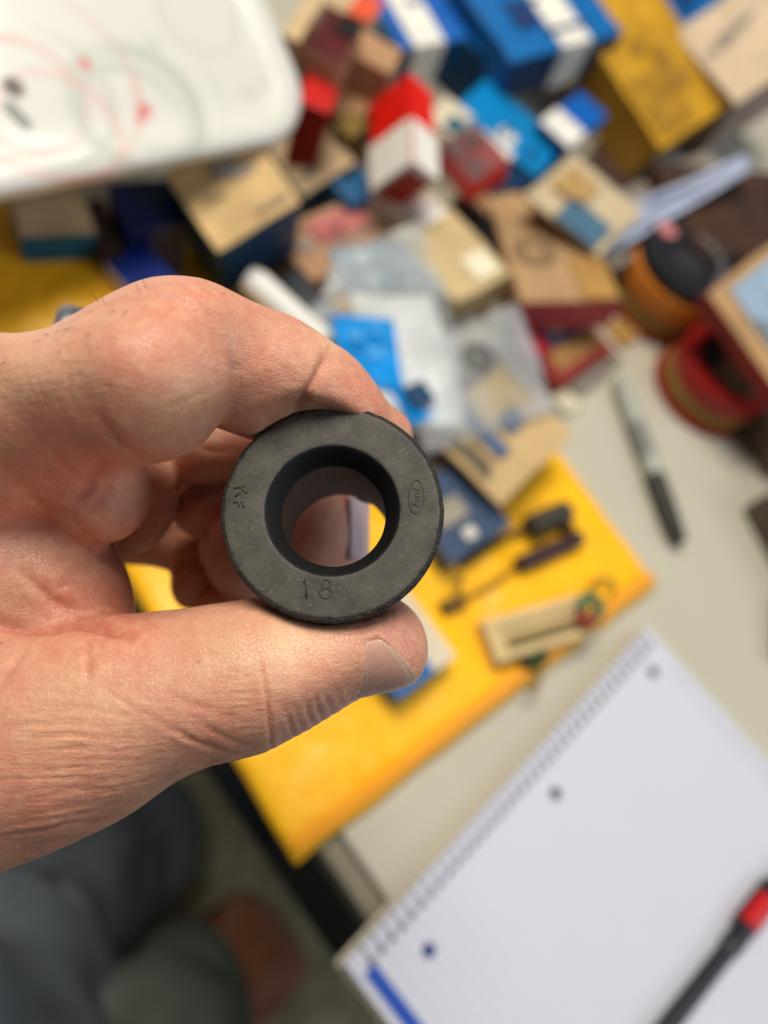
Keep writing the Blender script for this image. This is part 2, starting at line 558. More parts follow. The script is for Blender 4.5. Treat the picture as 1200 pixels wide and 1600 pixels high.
# kraft with a ring print, picture card
b = ycarton('kraft carton with a brown ring print and faded red front', (816, 472), (972, 470), (756, 300), (822, 522), .052, reg=60., mats={'all': kraft, 'front': pinkred, 'top': M('aged_kraft', (172, 138, 98), .8, .2, 30, .2)})
disc_panel(b, 'top', .30, .42, .0165, M('brown_print', (124, 100, 72), .8, .2, 60), 'printed_ring', .0075)
panel(b, 'top', .62, .98, .0, .35, M('mustard_card', (170, 128, 66), .75, .15, 40), 'print_or_glare_panel')
b = carton('small red bordered card with a blue and tan picture', (874, 604, .014), (960, 546, .014), (846, 508, .014), .0135, {'all': dkred, 'top': M('brick_red_card', (138, 44, 40), .6, .2, 40)}, crush=.0005)
panel(b, 'top', .15, .92, .56, .93, M('ink_blue_print', (52, 70, 104), .6, .3, 90), 'print_or_glare_panel')
panel(b, 'top', .15, .92, .18, .54, M('ochre_print', (160, 116, 66), .6, .3, 90), 'print_or_glare_panel')
panel(b, 'top', .40, .60, .72, .95, M('cream_print', (200, 180, 150), .6, .1, 90), 'printed_spot', lift=.0012)

for lab, A_, B_, C_, mm in (
        ('low black filler for the shadowed gap between the red cartons and the ring print', (768, 392, .03), (800, 372, .03), (724, 305, .03), {'all': black}),  # black carton added where there is only a shadow gap
        ('flat brown carton beneath the leaflet', (900, 455, .028), (968, 420, .028), (850, 300, .028), {'all': M('brown_tan_card', (168, 128, 92))}),
        ('flat dull grey card under the picture card', (905, 620, .006), (975, 560, .006), (860, 520, .006), {'all': M('dusty_grey_card', (134, 124, 112), .7, .15, 40, .1)}),
        ('low navy carton between the teal carton and the kraft one', (770, 305, .03), (850, 285, .03), (740, 240, .03), {'all': navy}),
        ('shaded brown carton behind the leaflet', (960, 330, .03), (1010, 300, .03), (900, 250, .03), {'all': brown})):
    carton(lab, A_, B_, C_, A_[2] - .0005, mm)

for lab, A_, B_, C_, mm in (
        ('torn grey white scrap by the red carton and the cream carton', (668, 352, .047), (700, 330, .047), (640, 318, .047), white),
        ('small tan scrap against the golden carton side', (905, 238, .034), (938, 214, .034), (880, 205, .034), tan2),
        ('faded blue scrap below the little blue carton', (870, 262, .024), (900, 238, .024), (842, 240, .024), blue),
        ('brown scrap of card left of the ring print carton', (748, 345, .026), (778, 330, .026), (722, 300, .026), M('brown_tan_card', (168, 128, 92))),
        ('narrow olive scrap between the red carton and the plate', (548, 215, .062), (578, 196, .062), (520, 190, .062), olive),
        ('mustard scrap of card in front of the orange banded tin', (975, 540, .004), (1010, 520, .004), (952, 505, .004), M('mustard_card', (170, 128, 66))),
        ('pale scrap of card below the picture card', (885, 650, .004), (915, 628, .004), (862, 620, .004), M('cream_card', (208, 196, 170))),
        ('dark wine coloured scrap beside the picture card', (838, 560, .02), (862, 548, .02), (822, 515, .02), dkred)):
    carton(lab, A_, B_, C_, min(.004, A_[2] - .0005), {'all': mm}, name='card_scrap', cat='scrap', group='torn scraps of card among the cartons', crush=.003)

# flyer and white sheet
b = carton('cream folded leaflet with a tan spot and slate blue patch', (936, 402, .058), (1004, 330, .058), (868, 262, .058), .003, {'all': M('leaflet_cream', (190, 172, 138), .6, .15, 40, .05)}, name='leaflet', cat='leaflet', group=None, crush=.002)
panel(b, 'top', .0, .42, .1, .62, M('slate_print', (70, 104, 128), .6, .15, 60), 'print_or_glare_panel', lift=.0022)
panel(b, 'top', .35, .8, .5, .88, M('sand_print', (176, 140, 88), .6, .2, 60), 'print_or_glare_panel', lift=.0022)
panel(b, 'right', 0, 1, 0, 1, white, 'white_edge', lift=.0002)
V, Fc = [], []
P0, P1, P2 = W(930, 408, .05), W(1085, 330, .052), W(985, 320, .055)
N = 14
for j in range(N + 1):
    for i in range(N + 1):
        u, v = i / N, j / N
        p = W(940 + u * 235 - v * 8, 402 - u * 135 - 60 * v * (1 - u * .55), .045 + .03 * u + .008 * mnoise.noise(Vector((u * 4, v * 4, 1))))
        V.append(p)
for j in range(N):
    for i in range(N):
        a = j * (N + 1) + i
        Fc.append((a, a + 1, a + N + 2, a + N + 1))
sheet = mesh('paper_sheet', V, Fc, M('blue_white_paper', (172, 180, 200), .5, .05, 40, .05), smooth=True)
md = sheet.modifiers.new('thick', 'SOLIDIFY')
md.thickness = .0012
tag(sheet, 'creased bluish white sheet of paper beside the golden carton', 'paper')
b = carton('low grey carton under the creased white sheet', (960, 420, .04), (1170, 300, .04), (905, 330, .04), .0395, {'all': M('dusty_grey_card', (134, 124, 112), .7, .15, 40, .1)})

# right edge: carton with pale blue panel
b = ycarton('tan carton with a pale blue top panel at the right edge', (1104, 458), (1232, 640), (1215, 372), (1090, 486), .075, base=.056, mats={'all': pinkred, 'top': kraft, 'front': M('wine_card', (128, 26, 24)), 'back': M('wine_card', (128, 26, 24))})
panel(b, 'top', .08, 1, .2, .96, pale, 'print_or_glare_panel')
b = carton('dark carton standing under the pale blue panelled one', (1168, 590, .03), (1235, 720, .03), (1250, 520, .03), .0295, {'all': M('grey_brown_card', (96, 80, 66), .7, .2, 30, .2)})


# ------------------------------------------------------------------ round tins
def upright(base, top, r_px, rings, name, label, cat):
    """stack of rings standing upright; base = pixel of the base centre, top = pixel height, r in px at the top"""
    b3 = W(*base)
    best = min(np.linspace(.005, .2, 200), key=lambda z: (pix(b3 + Vector((0, 0, z)))[0] - top[0]) ** 2 + (pix(b3 + Vector((0, 0, z)))[1] - top[1]) ** 2)
    t = empty(name, Matrix.Translation(b3), label, cat)
    dep = -(R3.transposed() @ (b3 + Vector((0, 0, best)) - CAM)).z
    r = r_px * dep / F
    print('TIN', label[:20], 'h', best, 'r', r)
    for nm, z0, z1, rr, inner, m in rings:
        q = r * rr
        a, bb = z0 * best, z1 * best
        prof = [(q - .001, a), (q, a + .0015), (q, bb - .0015), (q - .001, bb)]
        if inner:
            prof += [(r * inner + .001, bb), (r * inner, bb - .001), (r * inner, a)]
            V, Fc = loft([[(x * math.cos(2 * math.pi * j / 56), x * math.sin(2 * math.pi * j / 56), z) for j in range(56)] for x, z in prof], closed=True)
        else:
            V, Fc = lathe(prof, 56)
        mesh(nm, V, Fc, m, t, smooth=False)
    return t, r, best


rub = M('black_tape', (34, 34, 38), .35, .2, 40, .1)
org = M('orange_rim', (214, 128, 48), .4, .1, 40, .1)
t, r, h = upright((1016, 474, 0), (1086, 407), 82, [
    ('base_rim', 0, .12, 1.08, 0, dkred), ('side_wall', .12, .45, 1.02, 0, M('kraft_side', (160, 124, 72), .7, .1, 40)),
    ('orange_band', .45, .80, 1.06, 0, org), ('black_lid', .80, 1.0, 1.0, .42, rub), ('hub', .8, .93, .40, 0, M('hub_dark', (52, 50, 54), .4, .2, 60))],
    'round_tin', 'round tin with an orange band and black lid', 'tin')
V, Fc = lathe([(r * .2, 0), (r * .2, .002)], 24)
mesh('pink_sticker', V, Fc, M('pink_sticker', (190, 120, 120), .5), t, mw=Matrix.Translation((-r * .5, r * .52, h + .0005)))
for k in range(7):  # grey discs paint a reflection on the right of the lid
    a = -.9 + k * .32
    mesh('grey_reflection', *lathe([(r * .075, 0), (r * .075, .0012)], 10), M('grey_reflection', (128, 126, 128), .4, .3, 90), t, mw=Matrix.Translation((r * .66 * math.cos(a), r * .66 * math.sin(a), h + .0006)))
t, r, h = upright((1096, 610, 0), (1144, 566), 82, [
    ('base_rim', 0, .16, 1.12, 0, dkred), ('side_wall', .16, .52, 1.02, 0, M('mustard_side', (150, 118, 58), .7, .15, 40)),
    ('red_band', .52, 1.0, 1.02, .72, M('tin_red', (160, 32, 28), .35, .1, 40)), ('inner_disc', .52, .84, .66, 0, M('tin_dark', (48, 40, 34), .5, .3, 60))],
    'round_tin', 'open round red tin with a mustard side and crumpled contents', 'tin')
V, Fc = [], []
NB = 22
for j in range(NB + 1):
    for i in range(NB):
        a, bq = 2 * math.pi * i / NB, math.pi * j / NB
        d = Vector((math.sin(bq) * math.cos(a), math.sin(bq) * math.sin(a), math.cos(bq)))
        V.append(d * r * .46 * (1 + .4 * mnoise.noise(d * 3)))
for j in range(NB):
    for i in range(NB):
        Fc.append((j * NB + i, j * NB + (i + 1) % NB, (j + 1) * NB + (i + 1) % NB, (j + 1) * NB + i))
tag(mesh('crumpled_wrapper', [v + t.location + Vector((.004, -.010, h * .86)) for v in V], Fc, M('cream_wrapper', (136, 118, 86), .5, .45, 90, .3)), 'crumpled cream wrapper stuffed in the open red tin', 'wrapper')
# dark metal part at the right edge
cl = empty('metal_clamp', frame(W(1196, 880), Vector((1, 0, 0)), Vector((0, 1, 0)), Vector((0, 0, 1))), 'dark metal clamp lying at the right edge of the table', 'clamp')
dm = M('dark_metal', (92, 84, 68), .5, .3, 60, .2, metal=.3)
from_bm('clamp_body', boxbm(.05, .11, .03, .006, 3), dm, cl, mw=Matrix.Translation((.03, .0, 0)) @ Matrix.Rotation(.35, 4, 'Z'))
mesh('clamp_screw', *lathe([(.0075, 0), (.009, .002), (.009, .012), (.0075, .014)], 24), M('worn_steel', (150, 144, 136), .3, .2, 60, .1, metal=.9), cl, mw=Matrix.Translation((.016, .035, .03)), smooth=False)
from_bm('clamp_jaw', boxbm(.03, .05, .012, .004, 2), dm, cl, mw=Matrix.Translation((.005, -.055, 0)) @ Matrix.Rotation(-.3, 4, 'Z'))

# ------------------------------------------------------------------ plate (cutting board) with ring stains
def plate():
    zt = .105
    c0 = W(507, 206, zt)
    a1 = W(0, 305, zt + .01)
    ex = (a1 - c0)
    ex.normalize()
    zb = min(np.linspace(zt - .08, zt + .1, 60), key=lambda z: abs((W(418, 0, z) - c0).normalized().dot(ex)))
    b1 = W(418, 0, zb)
    print('PLATE zb', zb, (b1 - c0).normalized().dot(ex))
    ey = b1 - c0
    ey -= ex * ey.dot(ex)
    ey.normalize()
    ez = ex.cross(ey)
    if ez.z < 0:
        ez = -ez
    if ex.cross(ey).z < 0:
        mw = frame(c0 - ez * .012, ey, ex, ez)
        sw = True
    else:
        mw = frame(c0 - ez * .012, ex, ey, ez)
        sw = False
    LX, LY, rr = .34, .30, .038
    if sw:
        LX, LY = LY, LX
    def outline(ins):
        pts = []
        r = max(rr - ins, .006)
        for cx, cy, a0 in ((ins + r, ins + r, math.pi), (LX - ins - r, ins + r, 1.5 * math.pi), (LX - ins - r, LY - ins - r, 0), (ins + r, LY - ins - r, .5 * math.pi)):
            for k in range(13):
                a = a0 + k / 12 * math.pi / 2
                pts.append((cx + r * math.cos(a), cy + r * math.sin(a)))
        return pts
    prof = [(.004, 0), (.001, .003), (0, .007), (.001, .0105), (.004, .012), (.010, .0118), (.016, .010), (.022, .0088), (.03, .0085)]
    rings = [[(x, y, z) for x, y in outline(i)] for i, z in prof]
    V, Fc = loft(rings)
    m = M('plate_enamel', (208, 206, 197), .35, .03, 20, .02, coat=.2)
    nt = m.node_tree
    bs = nt.nodes['Principled BSDF']
    src = bs.inputs['Base Color'].links[0].from_socket
    tc = node_of(m, 'ShaderNodeTexCoord')
    inv = mw.inverted()
    def loc(px, py):
        r = (W(px, py, 0) - CAM).normalized()
        p0_ = mw @ Vector((0, 0, .0085))
        return inv @ (CAM + r * ((p0_ - CAM).dot(ez) / r.dot(ez)))
    def stain(center, radius, wid, col, amt, arc=None, stretch=1.):
        nonlocal src
        vm = nt.nodes.new('ShaderNodeVectorMath')
        vm.operation = 'DISTANCE'
        wv = nt.nodes.new('ShaderNodeTexNoise')
        wv.inputs['Scale'].default_value = 9
        nt.links.new(tc.outputs['Object'], wv.inputs['Vector'])
        ad = nt.nodes.new('ShaderNodeVectorMath')
        ad.operation = 'MULTIPLY_ADD'
        nt.links.new(wv.outputs['Color'], ad.inputs[0])
        ad.inputs[1].default_value = (.008, .008, 0)
        nt.links.new(tc.outputs['Object'], ad.inputs[2])
        nt.links.new(ad.outputs[0], vm.inputs[0])
        c = center + Vector((.004, .004, 0))
        vm.inputs[1].default_value = c
        s = nt.nodes.new('ShaderNodeMath')
        s.operation = 'SUBTRACT'
        nt.links.new(vm.outputs['Value'], s.inputs[0])
        s.inputs[1].default_value = radius
        ab = nt.nodes.new('ShaderNodeMath')
        ab.operation = 'ABSOLUTE'
        nt.links.new(s.outputs[0], ab.inputs[0])
        mr = nt.nodes.new('ShaderNodeMapRange')
        mr.interpolation_type = 'SMOOTHSTEP'
        nt.links.new(ab.outputs[0], mr.inputs[0])
        mr.inputs[1].default_value, mr.inputs[2].default_value = wid * .4, wid
        mr.inputs[3].default_value, mr.inputs[4].default_value = amt, 0
        fac = mr.outputs[0]
        n2 = nt.nodes.new('ShaderNodeTexNoise')
        n2.inputs['Scale'].default_value = 14
        off = nt.nodes.new('ShaderNodeVectorMath')
        off.inputs[1].default_value = (random.random() * 9, random.random() * 9, 0)
        nt.links.new(tc.outputs['Object'], off.inputs[0])
        nt.links.new(off.outputs[0], n2.inputs['Vector'])
        mr2 = nt.nodes.new('ShaderNodeMapRange')
        mr2.inputs[1].default_value, mr2.inputs[2].default_value = .3, .6
        nt.links.new(n2.outputs[0], mr2.inputs[0])
        mu = nt.nodes.new('ShaderNodeMath')
        mu.operation = 'MULTIPLY'
        nt.links.new(fac, mu.inputs[0])
        if radius > .004:
            nt.links.new(mr2.outputs[0], mu.inputs[1])
        else:
            mu.inputs[1].default_value = 1
        mix = nt.nodes.new('ShaderNodeMixRGB')
        nt.links.new(mu.outputs[0], mix.inputs[0])
        nt.links.new(src, mix.inputs[1])
        mix.inputs[2].default_value = (*lin(col), 1)
        src = mix.outputs[0]
    def ring(cx, cy, ex_, ey_, wid, col, amt):
        c = loc(cx, cy)
        stain(c, (loc(ex_, ey_) - c).length, wid, col, amt)
    ring(62, 128, 207, 118, .0028, (206, 160, 152), .75)
    ring(40, 150, 133, 165, .003, (206, 158, 152), .75)
    ring(215, 172, 308, 180, .006, (170, 176, 164), .85)
    ring(210, 185, 288, 190, .004, (182, 186, 174), .8)
    ring(60, 150, 175, 160, .003, (184, 186, 174), .8)
    ring(310, 20, 370, 40, .004, (196, 194, 184), .7)
    ring(255, 150, 345, 205, .004, (196, 198, 186), .7)
    ring(95, 205, 190, 240, .003, (208, 170, 164), .7)
    for cx, cy, r, col, a in ((132, 97, .0028, (208, 84, 84), .7), (228, 170, .003, (206, 70, 76), .8), (222, 184, .0028, (206, 90, 92), .6), (20, 137, .0042, (70, 50, 34), .95), (14, 168, .003, (110, 112, 104), .8), (24, 180, .003, (110, 112, 104), .8), (36, 191, .003, (110, 112, 104), .8), (240, 70, .004, (190, 192, 176), .7), (390, 148, .005, (196, 194, 180), .7), (415, 136, .004, (196, 194, 180), .7), (365, 160, .005, (206, 204, 192), .6)):
        stain(loc(cx, cy), 0, r * 1.6, col, a)
    nt.links.new(src, bs.inputs['Base Color'])
    o = mesh('plate', V, Fc, m, smooth=True, mw=mw)
    tag(o, 'white rounded square plate with pink and grey ring stains', 'plate')


plate()

# ------------------------------------------------------------------ white tube behind the finger
tb = [W(388, 436, .05), W(400, 444, .05), W(500, 535, .05), W(508, 542, .05)]
o = mesh('paper_tube', *sweep(tb, [.008, .009, .009, .008], 28), M('tube_white', (222, 220, 212), .5, .05, 40, .05), smooth=True)
tag(o, 'plain white tube lying behind the index finger', 'tube')
b = carton('low dark carton below the white tube and the blue card', (470, 575, .034), (560, 520, .034), (360, 470, .034), .0335, {'all': M('charcoal_card', (52, 56, 62), .6, .2, 40, .1)})

# ------------------------------------------------------------------ bags with parts
b = carton('slate blue carton with a cream patch showing beside the bushing', (705, 882, .03), (800, 820, .03), (640, 762, .03), .02, {'all': slate})
panel(b, 'top', .15, .6, .38, .66, M('dull_cream', (150, 142, 124), .6, .2, 60), 'print_or_glare_panel')
panel(b, 'top', .36, .52, .12, .26, M('paper_white', (216, 210, 196)), 'printed_spot')
kc = carton('kraft header card with dark print lines on the clear bag', (782, 790, .042), (896, 678, .042), (650, 676, .042), .0025, {'all': M('card_kraft', (194, 164, 116), .75, .1, 40, .1)}, name='header_card', cat='card', group=None, crush=.0012)
panel(kc, 'top', .06, .12, .25, .9, M('ink', (92, 84, 70), .6), 'print_line', lift=.0016)
panel(kc, 'top', .16, .20, .3, .6, M('ink', (92, 84, 70)), 'print_line', lift=.0016)
panel(kc, 'top', .28, .42, .3, .92, M('steel_blue_print', (84, 100, 128), .5, .2, 60), 'print_or_glare_panel', lift=.0016)
panel(kc, 'top', .52, .74, .4, .6, M('steel_blue_print', (84, 100, 128)), 'print_or_glare_panel', lift=.0016)
b = carton('cream carton under the clear bags beside the ring print', (712, 475, .045), (800, 428, .045), (650, 345, .045), .044, {'all': M('cream_tan_card', (192, 168, 122), .7, .12, 40, .15)})
panel(b, 'top', .5, .9, .1, .4, M('pale_label', (230, 220, 190), .4, .1, 40), 'print_or_glare_panel')
b = carton('grey carton beneath the heap of clear bags', (660, 800, .022), (880, 650, .022), (520, 500, .022), .0215, {'all': M('warm_grey_card', (150, 144, 132), .7, .15, 30, .15)})
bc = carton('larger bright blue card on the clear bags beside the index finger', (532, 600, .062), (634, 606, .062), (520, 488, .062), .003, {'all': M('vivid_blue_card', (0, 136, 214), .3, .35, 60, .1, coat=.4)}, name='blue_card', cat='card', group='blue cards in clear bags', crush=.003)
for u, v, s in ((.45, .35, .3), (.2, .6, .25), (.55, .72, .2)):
    panel(bc, 'top', u, u + s, v, v + s * .55, M('pale_blue_glare', (70, 158, 222), .3, .3, 80), 'print_or_glare_panel', lift=.0014)  # raised pale patches imitate the glare of the bag film
bc = carton('small blue card with a navy patch just above the bushing rim', (642, 666, .060), (694, 642, .060), (632, 606, .060), .003, {'all': M('vivid_blue_card', (0, 120, 196)), 'right': navy}, name='blue_card', cat='card', group='blue cards in clear bags', crush=.003)
panel(bc, 'top', .3, .9, .3, .95, navy, 'print_or_glare_panel', lift=.003)


carton('grey blue card in the flat bag at the back', (548, 462, .048), (668, 440, .048), (552, 386, .048), .003, {'all': M('grey_blue_card', (118, 134, 148), .35, .3, 40, .1)}, name='grey_card', cat='card', group=None, crush=.003)


def bag_mat(name='clear_film', base=(225, 230, 232), lo=.06, hi=.36):
    m = bpy.data.materials.new(name)
    m.use_nodes = True
    nt = m.node_tree
    b = nt.nodes['Principled BSDF']
    out = nt.nodes['Material Output']
    b.inputs['Base Color'].default_value = (*lin(base), 1)
    b.inputs['Roughness'].default_value = .11
    b.inputs['Specular IOR Level'].default_value = .9
    tr = nt.nodes.new('ShaderNodeBsdfTransparent')
    tr.inputs[0].default_value = (.93, .95, .95, 1)
    mx = nt.nodes.new('ShaderNodeMixShader')
    tc = nt.nodes.new('ShaderNodeTexCoord')
    n = nt.nodes.new('ShaderNodeTexNoise')
    n.inputs['Scale'].default_value = 24
    n.inputs['Detail'].default_value = 2
    nt.links.new(tc.outputs['Object'], n.inputs['Vector'])
    mr = nt.nodes.new('ShaderNodeMapRange')
    mr.inputs[1].default_value, mr.inputs[2].default_value = .32, .72
    mr.inputs[3].default_value, mr.inputs[4].default_value = lo, hi
    nt.links.new(n.outputs[0], mr.inputs[0])
    nt.links.new(mr.outputs[0], mx.inputs[0])
    nt.links.new(tr.outputs[0], mx.inputs[1])
    nt.links.new(b.outputs[0], mx.inputs[2])
    bp = nt.nodes.new('ShaderNodeBump')
    bp.inputs['Strength'].default_value = .7
    bp.inputs['Distance'].default_value = .004
    nb = nt.nodes.new('ShaderNodeTexNoise')
    nb.inputs['Scale'].default_value = 70
    nb.inputs['Detail'].default_value = 3
    nt.links.new(tc.outputs['Object'], nb.inputs['Vector'])
    nt.links.new(nb.outputs[0], bp.inputs['Height'])
    nt.links.new(bp.outputs[0], b.inputs['Normal'])
    nt.links.new(mx.outputs[0], out.inputs['Surface'])
    return m


film = bag_mat()


thin = bag_mat('thin_film', lo=.0, hi=.16)
greyf = bag_mat('grey_film', base=(206, 208, 212), lo=.06, hi=.5)
milky = bag_mat('milky_film', base=(236, 238, 236), lo=.4, hi=.85)


def bag(label, quad, z, puff, seed, group='clear plastic parts bags', film=film, rag=.004):
    """quad: four pixel corners (near-left, near-right, far-right, far-left)"""
    N = 40
    V, Fc = [], []
    for top in (1, 0):
        for j in range(N + 1):
            for i in range(N + 1):
                u, v = i / N, j / N
                px = (quad[0][0] * (1 - u) + quad[1][0] * u) * (1 - v) + (quad[3][0] * (1 - u) + quad[2][0] * u) * v
                py = (quad[0][1] * (1 - u) + quad[1][1] * u) * (1 - v) + (quad[3][1] * (1 - u) + quad[2][1] * u) * v
                p = W(px, py, z)
                e = (16 * u * (1 - u) * v * (1 - v)) ** .4
                q = p * 15 + Vector((seed, 0, seed))
                cr = 1 - 2 * abs(mnoise.noise(q * .9))
                cr2 = 1 - 2 * abs(mnoise.noise(q * 1.7 + Vector((5, 5, 5))))
                p = p + Vector((mnoise.noise(q * .6) * rag, mnoise.noise(q * .6 + Vector((7, 7, 7))) * rag, 0))
                p.z = z + ((e * puff + .005 * cr * (.3 + e) + .0025 * cr2 * (.3 + e)) if top else -.0004 + .001 * mnoise.noise(q))
                if top:
                    p.z = max(p.z, z + .0003)
                V.append(p)
    n = (N + 1) ** 2
    for j in range(N):
        for i in range(N):
            a = j * (N + 1) + i
            f = (a, a + 1, a + N + 2, a + N + 1)
            Fc.append(f)
            Fc.append(tuple(n + k for k in reversed(f)))
    o = mesh('plastic_bag', V, Fc, film, smooth=False)
    return tag(o, label, 'plastic bag', group)


bag('clear crumpled plastic bag over the blue cards', ((560, 690), (740, 640), (690, 420), (490, 480)), .045, .004, 2.2)
bag('clear crumpled plastic bag over the kraft header card', ((665, 712), (868, 640), (800, 470), (610, 560)), .047, .007, 6.1, film=greyf)
bag('milky torn plastic wrapper round the larger blue card', ((545, 640), (722, 668), (668, 462), (548, 446)), .052, .006, 3.3, film=milky, rag=.016)
bag('flat clear plastic bag at the back beside the rosy carton', ((500, 470), (700, 470), (660, 340), (520, 410)), .05, .006, 9.7)
# steel parts inside the bags
for (px, py, rr, lab) in ((668, 545, .009, 'steel washer inside the clear bag beside the blue card'), (745, 560, .011, 'larger steel washer inside the clear bag by the header card'), (640, 440, .010, 'steel washer inside the flat clear bag at the back')):
    V, Fc = loft([[(q * math.cos(2 * math.pi * j / 32), q * math.sin(2 * math.pi * j / 32), z) for j in range(32)] for q, z in ((rr, 0), (rr, .002), (rr * .5, .002), (rr * .5, 0))], closed=True)
    tag(mesh('steel_washer', V, Fc, M('worn_steel', (150, 144, 136)), mw=Matrix.Translation(W(px, py, .0465))), lab, 'washer')

# faded print on the bigger faces
_byl = {o.get('label'): o for o in C.objects if o.get('label')}
ink1, ink2 = M('ink', (92, 84, 70)), M('grey_print', (150, 140, 130))
navyink, goldink = M('navy_ink', (14, 44, 96), .6, .2, 80), M('umber_ink', (154, 112, 36), .6, .2, 80)
for lab, face, cols, n, sd in (('big worn golden', 'top', (goldink,), 4, 1), ('big worn golden', 'front', (goldink,), 3, 2), ('wide blue carton', 'top', (navyink,), 3, 3), ('plain teal blue', 'top', (navyink, white), 3, 4),
                               ('tan topped carton with deep', 'top', (ink2, M('smudged_card', (168, 146, 116))), 4, 5), ('large beige', 'top', (ink2,), 3, 6),                                ('flat rosy', 'top', (ink2,), 3, 9), ('tall blue carton', 'top', (navyink,), 2, 10), ('tan carton with a pale', 'top', (ink1,), 2, 11), ('plain bright blue', 'top', (navyink,), 2, 12),
                               ('smaller worn tan', 'top', (ink1,), 2, 13)):
    for k, o_ in _byl.items():
        if k.startswith(lab):
            prints(o_, face, cols, n, sd)

# ------------------------------------------------------------------ things on the mailer
ZM = .010
def cyl_between(name, p, q, r, m, parent=None, bev=.0008, seg=24):
    d = (q - p).normalized()
    L = (q - p).length
    pts = [p, p + d * bev, p + d * (L - bev), q]
    return mesh(name, *sweep(pts, [r - bev, r, r, r - bev], seg), m, parent, smooth=False)


cz = empty('condenser', Matrix.Identity(4), 'purplish black cylinder condenser with a wire lead on the mailer', 'condenser')
cyl_between('can', W(809, 883, ZM + .0055), W(907, 840, ZM + .0055), .0052, M('plum_black', (58, 34, 42), .45, .2, 40), cz)
mesh('lead_wire', *sweep(smoothpath([W(809, 884, ZM + .004), W(770, 912, ZM + .004), W(735, 930, ZM + .003), W(705, 944, ZM + .003)]), .0012, 8), M('olive_wire', (130, 96, 30), .5), cz, smooth=True)
mesh('lead_wire', *sweep(smoothpath([W(705, 944, ZM + .003), W(718, 915, ZM + .003), W(720, 900, ZM + .003)]), .0016, 8), M('olive_wire', (130, 96, 30)), cz, smooth=True)
from_bm('terminal_clip', boxbm(.017, .008, .004, .001), M('old_brass', (104, 76, 40), .45, .2, 60, .1, metal=.6), cz, mw=Matrix.Translation(W(706, 946, ZM)) @ Matrix.Rotation(.45, 4, 'Z'))
cz = empty('condenser', Matrix.Identity(4), 'short dark grey cylinder condenser beside the kraft card', 'condenser')
cyl_between('can', W(826, 824, ZM + .008), W(886, 798, ZM + .008), .0075, M('dark_grey_rubber', (62, 58, 46), .6, .2, 40), cz)
mesh('lead_wire', *sweep(smoothpath([W(826, 824, ZM + .006), W(790, 838, ZM + .004), W(750, 866, ZM + .003), W(722, 885, ZM + .003)]), .0018, 8), M('dark_wire', (70, 56, 30), .5), cz, smooth=True)
mesh('terminal_clip', *lathe([(.004, 0), (.0045, .001), (.0045, .004), (.004, .005)], 16), M('old_brass', (104, 76, 40)), cz, mw=Matrix.Translation(W(884, 830, ZM)))
mesh('lead_wire', *sweep(smoothpath([W(884, 812, ZM + .006), W(896, 822, ZM + .004), W(885, 834, ZM + .003)]), .001, 8), M('olive_wire', (130, 96, 30)), cz, smooth=True)

A3, B3, C3 = W(776, 1036, ZM + .009), W(932, 988, ZM + .009), W(750, 972, ZM + .009)
blk = carton('beige ceramic block with a dark bar and green wired ends', (778, 1036, ZM + .010), (934, 988, ZM + .010), (750, 970, ZM + .010), .010, {'all': M('beige_ceramic', (206, 180, 128), .7, .12, 60, .15)}, name='ceramic_block', cat='resistor', group=None, crush=.0003)
panel(blk, 'top', .14, .82, .22, .46, M('umber_bar', (116, 98, 52), .6, .2, 60), 'printed_bar')
panel(blk, 'top', .1, .9, .66, .74, M('faint_print', (170, 146, 100), .7), 'print_line')
inv = blk.matrix_world.inverted()
L = lambda px, py, dz=0: inv @ W(px, py, ZM + .006 + dz)
mesh('green_wire', *sweep(smoothpath([L(905, 952, .006), L(918, 934, .008), L(936, 944, .006), L(930, 962, .006), L(908, 968, .006)]), .0034, 10), M('green_insulation', (28, 96, 70), .5, .2, 60), blk, smooth=True)
mesh('red_cap', *sweep(smoothpath([L(900, 962, .007), L(914, 972, .007), L(924, 966, .007)]), .0048, 12), M('brick_cap', (142, 62, 40), .5, .2, 60), blk, smooth=True)
mesh('hook_wire', *sweep(smoothpath([L(915, 930), L(934, 906), L(955, 906), L(962, 918), L(952, 926)]), .0013, 8), M('olive_wire', (130, 96, 30)), blk, smooth=True)
mesh('green_wire', *sweep(smoothpath([L(818, 1030, -.001), L(836, 1036, -.001), L(852, 1022, -.001)]), .0034, 10), M('dark_green_insulation', (44, 66, 30), .5, .2, 60), blk, smooth=True)
mesh('hook_wire', *sweep(smoothpath([L(836, 1036, -.001), L(842, 1058, -.002), L(834, 1078, -.002), L(822, 1074, -.002)]), .0014, 8), M('olive_wire', (130, 96, 30)), blk, smooth=True)

b = carton('small cream and blue carton half hidden by the thumb tip', (622, 1094, .026), (711, 1024, .026), (545, 968, .026), .016, {'all': blue, 'top': M('cream_card', (208, 196, 170))})
panel(b, 'top', 0 if b.matrix_world.col[0].xyz.dot(W(711, 1024, .026) - W(622, 1094, .026)) > 0 else .38, .62 if b.matrix_world.col[0].xyz.dot(W(711, 1024, .026) - W(622, 1094, .026)) > 0 else 1, 0, 1, blue, 'blue_band')

